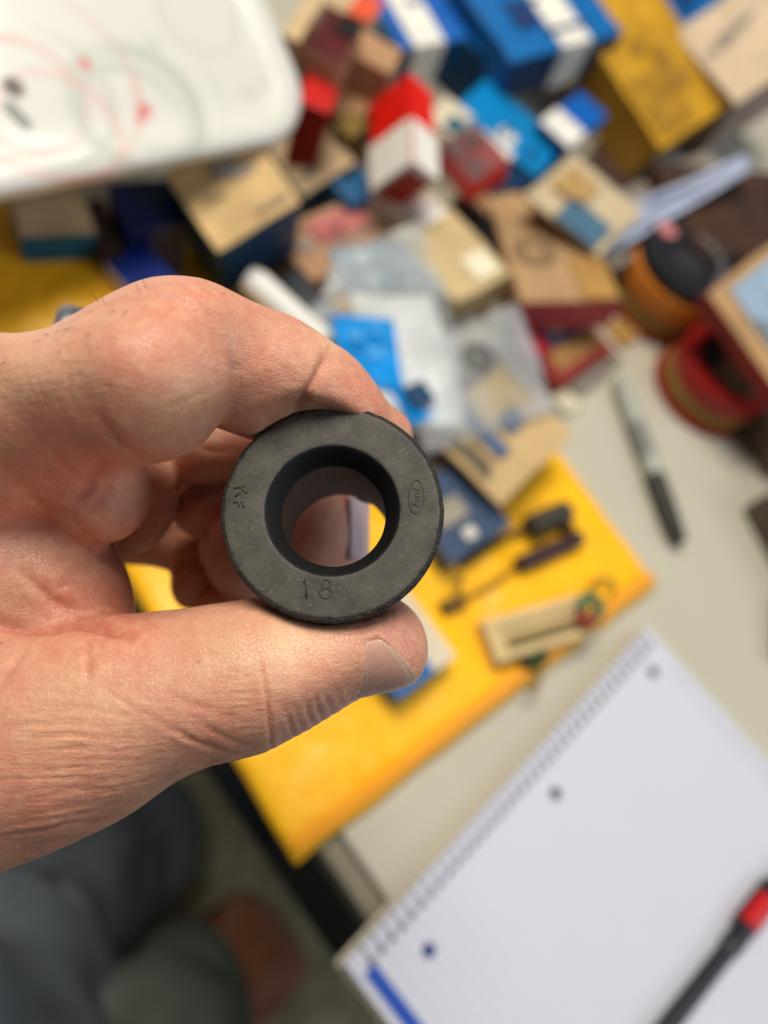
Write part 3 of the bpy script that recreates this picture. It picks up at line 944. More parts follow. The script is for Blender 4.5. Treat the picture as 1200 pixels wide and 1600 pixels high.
# ------------------------------------------------------------------ marker
mk = empty('marker', Matrix.Identity(4), 'grey marker pen with a black cap lying on the bare table', 'marker')
p0, p1, p2 = W(967, 592, .0075), W(1022, 742, .0075), W(1062, 848, .0075)
d = (p2 - p0).normalized()
L1, L2 = (p1 - p0).dot(d), (p2 - p0).length
mesh('barrel', *sweep([p0, p0 + d * .001, p0 + d * .012, p0 + d * (L1 * .85), p0 + d * L1], [.0045, .0052, .0066, .0066, .0060], 28), M('marker_grey', (164, 166, 156), .4, .05, 40, .02), mk, smooth=False)
mesh('cap', *sweep([p0 + d * L1, p0 + d * (L1 + .001), p0 + d * (L2 - .02), p0 + d * (L2 - .001), p0 + d * L2], [.0066, .0071, .0066, .0054, .0046], 28), M('cap_black', (44, 43, 38), .45, .1, 40, .02), mk, smooth=False)
mesh('pocket_clip', *sweep([p0 + d * (L1 + .004) + Vector((0, 0, .0078)), p0 + d * (L1 + .030) + Vector((0, 0, .0078))], .0009, 8), M('cap_black', (44, 43, 38)), mk)
mesh('printed_band', *sweep([p0 + d * .04, p0 + d * .068], [.00668, .00668], 28), M('marker_print', (118, 122, 116), .4, .3, 300), mk)

# ------------------------------------------------------------------ notebook
nb0, nb1 = W(538, 1506, .009), W(1012, 980, .009)
ex = (nb1 - nb0)
NL = ex.length
ex.normalize()
ey = Vector((0, 0, 1)).cross(ex)
if ey.dot(W(1000, 1400, .009) - nb0) < 0:
    ey = -ey
ez = Vector((0, 0, 1))
swp = ex.cross(ey).z < 0
fx, fy = (ey, ex) if swp else (ex, ey)
NW = .215
mw = frame(nb0 - ez * .009, fx, fy, ez)
nbk = empty('notebook', mw, 'spiral notebook open at a blank punched page', 'notebook')


def nbp(a, b, z):
    return Vector((b, a, z)) if swp else Vector((a, b, z))


def slab(name, a0, a1, b0, b1, z0, z1, m, bev=.0005, **k):
    s = nbp(a1 - a0, b1 - b0, z1 - z0)
    bm = boxbm(s.x, s.y, s.z, bev, 1)
    return from_bm(name, bm, m, nbk, mw=Matrix.Translation(nbp((a0 + a1) / 2, (b0 + b1) / 2, z0)))


slab('back_cover', -.002, NL + .002, -.002, NW + .002, .0005, .0022, M('board_cream', (196, 188, 170), .7, .1, 40))
page = M('page_white', (202, 203, 213), .6, .015, 30, .03)
nt = page.node_tree                      # faint printed rules
bs = nt.nodes['Principled BSDF']
src = bs.inputs['Base Color'].links[0].from_socket
tc = node_of(page, 'ShaderNodeTexCoord')
sp = nt.nodes.new('ShaderNodeSeparateXYZ')
nt.links.new(tc.outputs['Object'], sp.inputs[0])
md_ = nt.nodes.new('ShaderNodeMath')
md_.operation = 'PINGPONG'
md_.inputs[1].default_value = .00357
nt.links.new(sp.outputs[1 if swp else 0], md_.inputs[0])
mr = nt.nodes.new('ShaderNodeMapRange')
nt.links.new(md_.outputs[0], mr.inputs[0])
mr.inputs[1].default_value, mr.inputs[2].default_value, mr.inputs[3].default_value, mr.inputs[4].default_value = .0001, .0005, .6, 0
mix = nt.nodes.new('ShaderNodeMixRGB')
nt.links.new(mr.outputs[0], mix.inputs[0])
nt.links.new(src, mix.inputs[1])
mix.inputs[2].default_value = (*lin((170, 182, 216)), 1)
nt.links.new(mix.outputs[0], bs.inputs['Base Color'])
slab('page_block', 0, NL, 0, NW, .0022, .0086, M('page_edges', (210, 208, 204), .7, .05, 200))
slab('top_page', 0, NL, 0, NW, .0087, .0090, page, 0)
nb_blue = M('print_blue', (30, 76, 170), .5, .05, 40)
slab('blue_bar', .004, .011, .010, NW, .00905, .0093, nb_blue, 0)
hole = M('hole_dark', (52, 54, 64), .8, .1, 40, 0)  # dark of the open holes put into flat discs
holeb = M('hole_blue', (40, 62, 120), .8, .1, 40, 0)
hm = None
nh = int((NL - .016) / .0068)
for k in range(nh + 1):                  # perforations of the spiral, each a dark disc for the shade in the hole
    a = .010 + k * (NL - .018) / nh
    if hm is None:
        V, Fc = loft([[(.0015 * x, .0015 * y * 1.3, z) for x, y in [(math.cos(q * math.pi / 6), math.sin(q * math.pi / 6)) for q in range(12)]] for z in (0, .0003)])
        h0 = mesh('spiral_hole', V, Fc, hole, nbk)
        hm = h0.data
    else:
        h0 = bpy.data.objects.new('spiral_hole', hm)
        C.objects.link(h0)
        h0.parent = nbk
    h0.matrix_local = Matrix.Translation(nbp(a, .0085, .0091))
wm = M('coil_wire', (120, 122, 130), .35, .1, 60, 0, metal=.7)
cm = None
for k in range(nh + 1):                  # coil loops over the bound edge
    a = .010 + k * (NL - .018) / nh
    if cm is None:
        pts = [nbp(.0012 * t / 20, .0035 + .0052 * math.cos(math.pi * (-.15 + 1.3 * t / 20)), .0062 + .0048 * math.sin(math.pi * (-.15 + 1.3 * t / 20))) for t in range(21)]
        c0 = mesh('coil_loop', *sweep(pts, .00035, 6), wm, nbk, smooth=True)
        cm = c0.data
    else:
        c0 = bpy.data.objects.new('coil_loop', cm)
        C.objects.link(c0)
        c0.parent = nbk
    c0.matrix_local = Matrix.Translation(nbp(a, 0, 0))
for (px, py), m in (((670, 1485), holeb), ((868, 1240), hole), ((1020, 1050), hole)):
    q = mw.inverted() @ W(px, py, .009)
    V, Fc = lathe([(.0034, 0), (.0034, .0003)], 24)
    mesh('punch_hole', V, Fc, m, nbk, mw=Matrix.Translation((q.x, q.y, .0091)))
# margin print along the far end of the page
for a0, b0, b1 in ((NL - .006, .03, .17), (NL - .010, .02, .12)):
    slab('faint_margin_print', a0, a0 + .002, b0, b1, .00905, .0092, M('faint_grey_print', (196, 196, 206), .6), 0)

# pen on the page
pn = empty('pen', Matrix.Identity(4), 'black pen with a red end lying on the notebook page', 'pen')
q0, q1 = W(1020, 1632, .0145), W(1196, 1408, .0145)
d = (q1 - q0).normalized()
LL = (q1 - q0).length
blk_p = M('pen_black', (28, 30, 34), .35, .1, 40, .02)
mesh('barrel', *sweep([q0 - d * .05, q0 + d * (LL * .62), q0 + d * (LL * .66), q0 + d * (LL * .80)], [.0046, .0046, .0056, .0056], 24), blk_p, pn)
mesh('red_sleeve', *sweep([q0 + d * (LL * .80), q0 + d * (LL * .81), q0 + d * (LL * 1.0), q0 + d * (LL * 1.02)], [.0050, .0062, .0062, .0055], 24), M('pen_red', (190, 24, 28), .35, .1, 40, .02), pn)
mesh('end_plug', *sweep([q0 + d * (LL * 1.02), q0 + d * (LL * 1.3)], [.0052, .0046], 24), blk_p, pn)
side = d.cross(Vector((0, 0, 1))).normalized()
mesh('pocket_clip', *sweep([q0 + d * (LL * .76) - side * .006, q0 + d * (LL * .8) - side * .0072, q0 + d * (LL * 1.1) - side * .0072], .0013, 8), blk_p, pn)

# ------------------------------------------------------------------ bushing
def Cm(px, py, d):
    """camera-frame point in millimetres (x right, y down, z away) at pixel (px, py), depth d mm"""
    return np.array([(px - 600) * d / F, (py - 800) * d / F, d])


def cam_to_world(p):
    return CAMM @ Vector((p[0] / 1000, -p[1] / 1000, -p[2] / 1000))


BF = Cm(519, 796, 141.0)                      # centre of the front face
tl = math.radians(14.5)
bax = Vector((0, math.sin(tl), math.cos(tl)))   # axis pointing away from the viewer (camera frame)
bz = (R3 @ Vector((bax.x, -bax.y, -bax.z))) * -1   # local +z: out of the front face
bx = (R3 @ Vector((1, 0, 0)))
by = bz.cross(bx)
BW = frame(cam_to_world(BF), bx, by, bz)
rubber = bpy.data.materials.new('aged_rubber')
rubber.use_nodes = True
nt = rubber.node_tree
bs = nt.nodes['Principled BSDF']
tc = nt.nodes.new('ShaderNodeTexCoord')
def noise_node(nt, vec, scale, detail=4, rough=.55):
    n = nt.nodes.new('ShaderNodeTexNoise')
    n.inputs['Scale'].default_value = scale
    n.inputs['Detail'].default_value = detail
    n.inputs['Roughness'].default_value = rough
    nt.links.new(vec, n.inputs['Vector'])
    return n.outputs[0]
def maprange(nt, v, a, b, c, d):
    m = nt.nodes.new('ShaderNodeMapRange')
    nt.links.new(v, m.inputs[0])
    for i, q in enumerate((a, b, c, d)):
        m.inputs[i + 1].default_value = q
    return m.outputs[0]
def mixc(nt, fac, a, b, mode='MIX'):
    m = nt.nodes.new('ShaderNodeMixRGB')
    m.blend_type = mode
    for s, q in ((m.inputs[0], fac), (m.inputs[1], a), (m.inputs[2], b)):
        if hasattr(q, 'is_output'):
            nt.links.new(q, s)
        elif isinstance(q, (int, float)):
            s.default_value = q
        else:
            s.default_value = (*q, 1)
    return m.outputs[0]
n1 = noise_node(nt, tc.outputs['Object'], 170, 6)
n2 = noise_node(nt, tc.outputs['Object'], 900, 3)
n3 = noise_node(nt, tc.outputs['Object'], 2600, 2)
n4 = noise_node(nt, tc.outputs['Object'], 420, 5, .7)
c = mixc(nt, maprange(nt, n1, .35, .65, 0, 1), lin((56, 53, 47)), lin((76, 72, 64)))
c = mixc(nt, maprange(nt, n2, .52, .72, 0, .3), c, lin((94, 90, 81)))
c = mixc(nt, maprange(nt, n4, .62, .74, 0, .75), c, lin((112, 106, 95)))
c = mixc(nt, maprange(nt, n3, .70, .75, 0, .9), c, lin((190, 186, 172)))
mp_ = nt.nodes.new('ShaderNodeMapping')
mp_.inputs['Rotation'].default_value = (0, 0, .7)
mp_.inputs['Scale'].default_value = (220, 2600, 200)
nt.links.new(tc.outputs['Object'], mp_.inputs[0])
n6 = noise_node(nt, mp_.outputs[0], 1, 2)
c = mixc(nt, maprange(nt, n6, .68, .76, 0, .45), c, lin((120, 114, 103)))
nt.links.new(c, bs.inputs['Base Color'])
bs.inputs['Roughness'].default_value = .62
bs.inputs['Specular IOR Level'].default_value = .35
bp = nt.nodes.new('ShaderNodeBump')
bp.inputs['Strength'].default_value = .55
bp.inputs['Distance'].default_value = .00025
hh = mixc(nt, .5, n2, n3)
nt.links.new(hh, bp.inputs['Height'])
nt.links.new(bp.outputs[0], bs.inputs['Normal'])

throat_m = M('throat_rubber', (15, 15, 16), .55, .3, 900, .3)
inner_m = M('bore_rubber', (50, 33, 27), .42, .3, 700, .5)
chip_m = M('worn_rim_rubber', (64, 60, 54), .7, .5, 900, .8)

SEG = 256
prof = []          # (r, z, material) in mm; z is out of the face
prof += [(12.95, -.12), (13.3, -.02), (13.7, 0)]
prof += [(r, 0) for r in np.linspace(14.3, 20.0, 12)]
prof += [(20.5, -.02), (20.95, -.10), (21.25, -.32), (21.4, -.7), (21.45, -1.4), (21.4, -2.6), (21.2, -4.5), (20.8, -6.0), (19.8, -7.0), (17.4, -7.6), (16.4, -9), (15.9, -14), (15.6, -20), (15.3, -26), (14.9, -31), (14.2, -32.2), (12.6, -32.5), (11.9, -32.0)]
prof += [(11.5, -30), (11.0, -24), (10.7, -16), (10.45, -9), (10.3, -6.2), (10.2, -5.2), (10.25, -4.6), (10.5, -4.0), (11.3, -2.7), (12.2, -1.2)]
rings = []
for k, (r, z) in enumerate(prof):
    ring = []
    for j in range(SEG):
        a = 2 * math.pi * j / SEG
        rr, zz = r, z
        q = Vector((math.cos(a) * r, math.sin(a) * r, z)) * .9
        edge = math.exp(-((r - 21.1) / .75) ** 2) if -2.2 < z <= .01 else 0
        if edge > .02:
            chip = max(0, mnoise.noise(q * 1.3) * .8 + mnoise.noise(q * 3.1) * .9 - .06)
            rr -= edge * chip * .5
            zz -= edge * chip * .4
            rr += edge * mnoise.noise(q * 4) * .05
        rr += .05 * mnoise.noise(q * .5)
        ring.append((rr * math.cos(a) / 1000, rr * math.sin(a) / 1000, zz / 1000))
    rings.append(ring)
V, Fc = loft(rings, closed=True)
mi = []
for k in range(len(prof)):
    r0, z0 = prof[k]
    r1, z1 = prof[(k + 1) % len(prof)]
    m_ = 0
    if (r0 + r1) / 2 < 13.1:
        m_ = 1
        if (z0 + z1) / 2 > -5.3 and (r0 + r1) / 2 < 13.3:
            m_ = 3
    if 20.45 < (r0 + r1) / 2 and -1.5 < (z0 + z1) / 2 < -.04:
        m_ = 2
    mi += [m_] * SEG
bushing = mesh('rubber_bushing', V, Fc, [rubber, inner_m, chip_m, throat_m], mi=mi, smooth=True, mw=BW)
tag(bushing, 'round black rubber bushing pinched between thumb and finger', 'bushing')

# raised marks on the face: strokes in face millimetres (x right, y up)
mark_m = M('raised_mark_rubber', (58, 55, 49), .6, .3, 900, .5)
def strokes(name, paths, r=.20, pos=(0, 0), rot=0, s=1., sink=.02):
    V, Fc = [], []
    cr, sr = math.cos(rot), math.sin(rot)
    for P in paths:
        pts = [Vector(((pos[0] + s * (x * cr - y * sr)) / 1000, (pos[1] + s * (x * sr + y * cr)) / 1000, sink / 1000)) for x, y in P]
        v, f = sweep(pts, r / 1000, 8)
        f = [tuple(i + len(V) for i in q) for q in f]
        V += v
        Fc += f
    return mesh(name, V, Fc, rubber, bushing, smooth=True)
def arc(cx, cy, rx, ry, a0, a1, n=20):
    return [(cx + rx * math.cos(math.radians(a0 + (a1 - a0) * k / n)), cy + ry * math.sin(math.radians(a0 + (a1 - a0) * k / n))) for k in range(n + 1)]
# "18" below the bore; pixel offsets from the face centre / 8.2 px per mm
strokes('raised_digit', [[(-.45, 1.1), (0, 1.75), (0, -1.75)]], pos=(-4.55, -15.1), rot=.05)
strokes('raised_digit', [arc(0, .85, .82, .85, 0, 360), arc(0, -.85, 1.1, .95, 0, 360)], pos=(-.85, -15.15), rot=0)
# oval emblem to the right, turned a quarter
strokes('raised_emblem', [arc(0, 0, 3.35, 1.42, 0, 360, 40)], r=.17, pos=(16.1, 2.55), rot=math.pi / 2 - .05)
strokes('emblem_script', [
    [(-1.9, .55), (-1.3, .75), (-.7, .62)], [(-1.35, .7), (-1.55, 0), (-1.85, -.5), (-2.2, -.4)], [(-1.75, .05), (-1.0, .12)],
    arc(-.55, -.2, .33, .36, 0, 360, 12), [(.0, .2), (.05, -.1), (.0, -.55)], [(.03, -.05), (.25, .15), (.5, .1)],
    arc(1.0, -.2, .36, .36, 0, 360, 12), [(1.75, .85), (1.45, .1), (1.4, -.5), (1.8, -.45)]], r=.12, pos=(16.1, 2.55), rot=math.pi / 2 - .05)
# letters K F to the left, turned
strokes('raised_letter', [[(-.9, 1.2), (-.9, -1.2)], [(.75, 1.2), (-.85, .1)], [(-.3, .45), (.8, -1.2)]], pos=(-17.6, 3.6), rot=-math.pi / 2 + .25)
strokes('raised_letter', [[(-.7, 1.1), (-.7, -1.1)], [(-.7, 1.1), (.7, 1.1)], [(-.7, .1), (.4, .1)]], pos=(-17.9, .9), rot=-math.pi / 2 + .12, s=.85)

# ------------------------------------------------------------------ the hand as one implicit surface, in camera-frame mm
H_RES = .55
X0, X1, Y0, Y1, Z0, Z1 = -165., 14., -52., 92., 112., 232.
nx, ny, nz = (int((b - a) / H_RES) for a, b in ((X0, X1), (Y0, Y1), (Z0, Z1)))
gx = (X0 + H_RES * np.arange(nx)).astype(np.float32)
gy = (Y0 + H_RES * np.arange(ny)).astype(np.float32)
gz = (Z0 + H_RES * np.arange(nz)).astype(np.float32)
BIG = np.float32(40.)


def smin(a, b, k):
    h = np.maximum(k - np.abs(a - b), 0)
    return np.minimum(a, b) - h * h / (4 * k)


class Field:
    def __init__(s):
        s.d = np.full((nx, ny, nz), BIG, np.float32)

    def sl(s, lo, hi, m):
        i = [max(0, int((l - m - o) / H_RES)) for l, o in zip(lo, (X0, Y0, Z0))]
        j = [min(n, int((h + m - o) / H_RES) + 2) for h, o, n in zip(hi, (X0, Y0, Z0), (nx, ny, nz))]
        return tuple(slice(a, max(a, b)) for a, b in zip(i, j))

    def seg(s, a, b, ra, rb, k=4., flat=None):
        """tapered capsule a-b"""
        a, b = np.asarray(a, np.float32), np.asarray(b, np.float32)
        m = k + 1.5
        lo = np.minimum(a - ra, b - rb)
        hi = np.maximum(a + ra, b + rb)
        S = s.sl(lo, hi, m)
        x, y, z = gx[S[0], None, None], gy[None, S[1], None], gz[None, None, S[2]]
        ba = b - a
        L2 = float(ba @ ba) + 1e-9
        px, py, pz = x - a[0], y - a[1], z - a[2]
        t = np.clip((px * ba[0] + py * ba[1] + pz * ba[2]) / L2, 0, 1)
        d = np.sqrt((px - t * ba[0]) ** 2 + (py - t * ba[1]) ** 2 + (pz - t * ba[2]) ** 2) - (ra + (rb - ra) * t)
        s.d[S] = smin(s.d[S], d.astype(np.float32), k)

    def ell(s, c, r, k=4., rot=0., sub=False):
        """ellipsoid, rot = turn in the picture plane"""
        c = np.asarray(c, np.float32)
        r = np.asarray(r, np.float32)
        R_ = max(r)
        S = s.sl(c - R_, c + R_, k + 1.5)
        x, y, z = gx[S[0], None, None] - c[0], gy[None, S[1], None] - c[1], gz[None, None, S[2]] - c[2]
        cr, sr = math.cos(rot), math.sin(rot)
        x, y = x * cr + y * sr, -x * sr + y * cr
        k0 = np.sqrt((x / r[0]) ** 2 + (y / r[1]) ** 2 + (z / r[2]) ** 2)
        k1 = np.sqrt((x / r[0] ** 2) ** 2 + (y / r[1] ** 2) ** 2 + (z / r[2] ** 2) ** 2) + 1e-6
        d = (k0 * (k0 - 1) / k1).astype(np.float32)
        if sub:
            s.d[S] = -smin(-s.d[S], d, k)
        else:
            s.d[S] = smin(s.d[S], d, k)

    def chain(s, nodes, k=4.):
        P = [(Cm(p[0], p[1], p[2]), p[3] * p[2] / F) for p in nodes]
        for (a, ra), (b, rb) in zip(P, P[1:]):
            s.seg(a, b, ra, rb, k)

    def add(s, o, k):
        s.d = smin(s.d, o.d, np.float32(k) if not isinstance(k, np.ndarray) else k)


def px_mm(r, d):
    return r * d / F


# index finger: proximal part, and the two outer phalanges
prox = Field()
prox.chain([(-420, 830, 178, 150), (-180, 760, 160, 150), (0, 665, 150, 130), (120, 606, 142, 124), (212, 578, 136, 122), (238, 574, 134, 114)], 9)
prox.ell(Cm(243, 600, 134), (10.2, 12.2, 12.6), 6)
prox.ell(Cm(158, 768, 153), (9.8, 11.2, 11), 6)               # palm pad at the finger's root
mid = Field()
mid.chain([(280, 545, 146, 98), (372, 564, 147, 99), (450, 588, 151, 95), (515, 618, 156, 83), (560, 676, 165, 75), (578, 738, 170, 66)], 5)
mid.ell(Cm(425, 606, 150), (10.5, 9.4, 10.5), 4)
mid.ell(Cm(548, 668, 163), (8.5, 10.5, 9.5), 4, .7)
mid.ell(Cm(366, 512, 146), (8, 5.5, 9), 5, .25)
# crease depth varies: soft on the back of the knuckle, sharp on the folded side
yy = gy[None, :, None] * F / np.maximum(gz[None, None, :], 1) + 800
kk = (1.0 + 15.0 * np.clip((560 - yy) / 90, 0, 1) ** 1.5).astype(np.float32)
kk = np.broadcast_to(kk, prox.d.shape)
prox.d = smin(prox.d, mid.d, kk)

# thumb, its root and the heel of the hand
th = Field()
th.chain([(-620, 1120, 178, 235), (-260, 1150, 164, 210), (-20, 1160, 154, 180), (130, 1132, 150, 152), (235, 1104, 148, 128), (320, 1082, 147, 113), (400, 1064, 147, 108), (455, 1055, 148, 97), (530, 1036, 149, 75), (572, 1022, 150, 70), (594, 1013, 150, 67)], 8)
th.ell(Cm(392, 1100, 147), (11, 9.6, 10.5), 5, -.15)          # knuckle folds
th.ell(Cm(590, 1000, 150), (8.6, 7.4, 8.6), 3, .2)
th.ell(Cm(480, 1010, 149), (13, 7.0, 9), 5, -.15)             # pad
# first web and heel
web = Field()
web.ell(Cm(40, 920, 163), (24, 17.5, 15), 6, .55)
web.ell(Cm(105, 930, 160), (14.5, 12.0, 11), 6, .95)
web.seg(Cm(-420, 950, 180), Cm(-120, 920, 168), 34, 28, 10)
web.seg(Cm(-60, 830, 160), Cm(60, 900, 160), 17, 13, 8)

# the other fingers, folded behind
f3 = Field()
f3.chain([(-400, 800, 205, 120), (-30, 660, 190, 105), (180, 640, 192, 74), (330, 620, 190, 62), (440, 640, 186, 56), (465, 690, 186, 48)], 5)
f3.chain([(316, 712, 178, 45), (400, 698, 180, 48), (465, 692, 184, 46)], 4)
f3.ell(Cm(205, 792, 174), (10.2, 12, 9), 5, .5)
f3.seg(Cm(60, 720, 185), Cm(190, 770, 178), 13, 11, 5)
f3b = Field()
f3b.chain([(490, 745, 196, 74), (493, 830, 196, 76), (488, 930, 197, 70)], 5)
f4 = Field()
f4.chain([(-380, 860, 228, 110), (-20, 760, 214, 95), (200, 730, 210, 54), (380, 720, 206, 48), (440, 790, 198, 50)], 4)
f4.chain([(318, 794, 188, 44), (370, 768, 192, 44), (430, 770, 194, 46)], 3)
f4.seg(Cm(150, 790, 210), Cm(330, 850, 210), 10, 9, 3)
f4.ell(Cm(314, 800, 188), (7.6, 6.2, 8), 2, .4)
f4b = Field()
f4b.chain([(440, 800, 196, 52), (388, 845, 188, 64), (392, 872, 190, 60), (430, 900, 192, 50)], 5)
f4b.ell(Cm(384, 852, 188), (11.2, 11.5, 9), 3)
f5 = Field()
f5.chain([(-300, 900, 236, 90), (0, 840, 222, 74), (170, 838, 216, 44), (268, 856, 205, 31), (302, 868, 202, 31), (302, 914, 202, 34)], 3)
f5b = Field()
f5b.chain([(325, 880, 205, 33), (306, 900, 200, 33), (301, 918, 200, 33)], 3)
f6 = Field()
f6.chain([(362, 948, 196, 42), (430, 955, 196, 52), (500, 950, 196, 54), (520, 880, 198, 50)], 3)
f6.chain([(345, 962, 198, 40), (420, 985, 198, 50)], 3)

hand = prox
for f_, k_ in ((web, 4.5), (th, 3.0), (f3, .9), (f3b, .7), (f4, .7), (f4b, .6), (f5, .6), (f5b, .6), (f6, .6)):
    hand.add(f_, k_)
# flesh gives way where the bushing presses
gx_, gy_, gz_ = gx[:, None, None] - BF[0], gy[None, :, None] - BF[1], gz[None, None, :] - BF[2]
tb_ = gy_ * bax.y + gz_ * bax.z
rb_ = np.sqrt(np.maximum(gx_ ** 2 + gy_ ** 2 + gz_ ** 2 - tb_ ** 2, 0))
cut = np.minimum(np.maximum(rb_ - 21.5, np.abs(tb_ + 9) - 16.6), np.maximum(rb_ - 15.8, np.abs(tb_ - 20) - 13)).astype(np.float32)
hand.d = -smin(-hand.d, cut, np.float32(1.6))
del gx_, gy_, gz_, tb_, rb_, cut


def surface_nets(D, iso=0.):
    """naive surface nets: one vertex per crossed cell"""
    s = D < iso
    c = np.zeros((D.shape[0] - 1, D.shape[1] - 1, D.shape[2] - 1), np.uint8)
    for a in (0, 1):
        for b in (0, 1):
            for e in (0, 1):
                c += s[a:D.shape[0] - 1 + a, b:D.shape[1] - 1 + b, e:D.shape[2] - 1 + e]
    act = (c > 0) & (c < 8)
    idx = np.full(act.shape, -1, np.int32)
    ii = np.argwhere(act)
    idx[act] = np.arange(len(ii))
    acc = np.zeros((len(ii), 3))
    cnt = np.zeros(len(ii))
    cor = {(a, b, e): D[ii[:, 0] + a, ii[:, 1] + b, ii[:, 2] + e].astype(float) for a in (0, 1) for b in (0, 1) for e in (0, 1)}
    for p in cor:
        for ax in range(3):
            if p[ax] == 0:
                q = list(p)
                q[ax] = 1
                u, v = cor[p], cor[tuple(q)]
                m = (u < iso) != (v < iso)
                t = np.where(m, (iso - u) / np.where(m, v - u, 1), 0)
                pt = np.array(p, float)[None].repeat(len(ii), 0)
                pt[:, ax] = t
                acc += pt * m[:, None]
                cnt += m
    V = ii + acc / cnt[:, None]
    Q = []
    for ax in range(3):
        o = [(1, 2), (2, 0), (0, 1)][ax]
        sh = [slice(None)] * 3
        a = s.take(range(0, s.shape[ax] - 1), ax)
        b = s.take(range(1, s.shape[ax]), ax)
        e = np.argwhere(a != b)
        e = e[(e[:, o[0]] > 0) & (e[:, o[1]] > 0) & (e[:, o[0]] < act.shape[o[0]]) & (e[:, o[1]] < act.shape[o[1]])]
        inside = a[e[:, 0], e[:, 1], e[:, 2]]
        def cell(d0, d1):
            q = e.copy()
            q[:, o[0]] -= d0
            q[:, o[1]] -= d1
            return idx[q[:, 0], q[:, 1], q[:, 2]]
        f = np.stack([cell(1, 1), cell(0, 1), cell(0, 0), cell(1, 0)], 1)
        f[~inside] = f[~inside][:, ::-1]
        Q.append(f)
    Q = np.concatenate(Q)
    Q = Q[(Q >= 0).all(1)]
    return V, Q


hand.d[:2] = BIG
hand.d[-2:] = BIG
hand.d[:, :2] = BIG
hand.d[:, -2:] = BIG
hand.d[:, :, :2] = BIG
hand.d[:, :, -2:] = BIG
hv, hq = surface_nets(hand.d)
hv = hv * H_RES + np.array([X0, Y0, Z0])
NV = len(hv)
E_ = np.concatenate([hq[:, [0, 1]], hq[:, [1, 2]], hq[:, [2, 3]], hq[:, [3, 0]]])


def relax(v, n, w=.5):
    deg = np.bincount(E_[:, 0], minlength=NV) + np.bincount(E_[:, 1], minlength=NV)
    for _ in range(n):
        a = np.stack([np.bincount(E_[:, 0], v[E_[:, 1], i], NV) + np.bincount(E_[:, 1], v[E_[:, 0], i], NV) for i in range(3)], 1)
        v = v + w * (a / np.maximum(deg, 1)[:, None] - v)
    return v


def vnormals(v):
    n = np.cross(v[hq[:, 2]] - v[hq[:, 0]], v[hq[:, 3]] - v[hq[:, 1]])
    N = np.stack([sum(np.bincount(hq[:, k], n[:, i], NV) for k in range(4)) for i in range(3)], 1)
    return N / np.maximum(np.linalg.norm(N, axis=1), 1e-9)[:, None]


hv = relax(hv, 4)
HN = vnormals(hv)
if (HN[:, 0] * (hv[:, 0] - hv[:, 0].mean())).mean() < 0:
    hq = hq[:, ::-1]
    HN = -HN
ppx = 600 + F * hv[:, 0] / hv[:, 2]
ppy = 800 + F * hv[:, 1] / hv[:, 2]
P2 = np.stack([ppx, ppy], 1)
facing = np.clip(-(HN * hv).sum(1) / np.linalg.norm(hv, axis=1), -1, 1)
near = facing > -.25


def dist_poly(P, pts):
    best = np.full(len(P), 1e9)
    tt = np.zeros(len(P))
    pts = np.asarray(pts, float)
    L = len(pts) - 1
    for i, (a, b) in enumerate(zip(pts, pts[1:])):
        ba = b - a
        t = np.clip(((P - a) @ ba) / (ba @ ba), 0, 1)
        d = np.linalg.norm(P - a - t[:, None] * ba, axis=1)
        m = d < best
        best = np.where(m, d, best)
        tt = np.where(m, (i + t) / L, tt)
    return best, tt


disp = np.zeros(NV)

# fit the two outlines of the hand
def fit_outline(xs, ys, top):
    global hv
    px_ = 600 + F * hv[:, 0] / hv[:, 2]
    py_ = 800 + F * hv[:, 1] / hv[:, 2]
    bx_ = np.arange(-12, xs[-1] + 6, 6.)
    cur = np.array([(py_[(np.abs(px_ - b) < 5)].min() if top else py_[(np.abs(px_ - b) < 5)].max()) for b in bx_])
    cur = np.convolve(np.pad(cur, 3, mode='edge'), np.ones(7) / 7, 'valid')
    tgt = np.interp(bx_, xs, ys)
    tgt = np.convolve(np.pad(tgt, 3, mode='edge'), np.ones(7) / 7, 'valid')
    dy = np.clip(tgt - cur, -60, 60)
    print('OUTLINE', 'top' if top else 'bottom', [(int(b), int(d)) for b, d in zip(bx_[::6], dy[::6])])
    d_ = np.interp(px_, bx_, dy) * np.clip((xs[-1] + 40 - px_) / 40, 0, 1)
    c_ = np.interp(px_, bx_, cur)
    w_ = np.exp(-((py_ - c_) / 120) ** 2)
    hv[:, 1] += d_ * w_ * hv[:, 2] / F


TOP = ((-20, 520), (0, 520), (40, 520), (70, 514), (90, 503), (120, 484), (150, 467), (180, 452), (220, 438), (260, 431), (300, 431), (330, 437), (360, 450), (400, 470), (450, 490), (500, 518), (550, 552), (580, 585), (600, 610), (620, 640))
BOT = ((-20, 1373), (0, 1365), (60, 1345), (100, 1325), (180, 1290), (260, 1235), (320, 1203), (345, 1195), (420, 1176), (470, 1148), (520, 1118), (545, 1103), (558, 1095), (572, 1088), (600, 1083), (628, 1078))


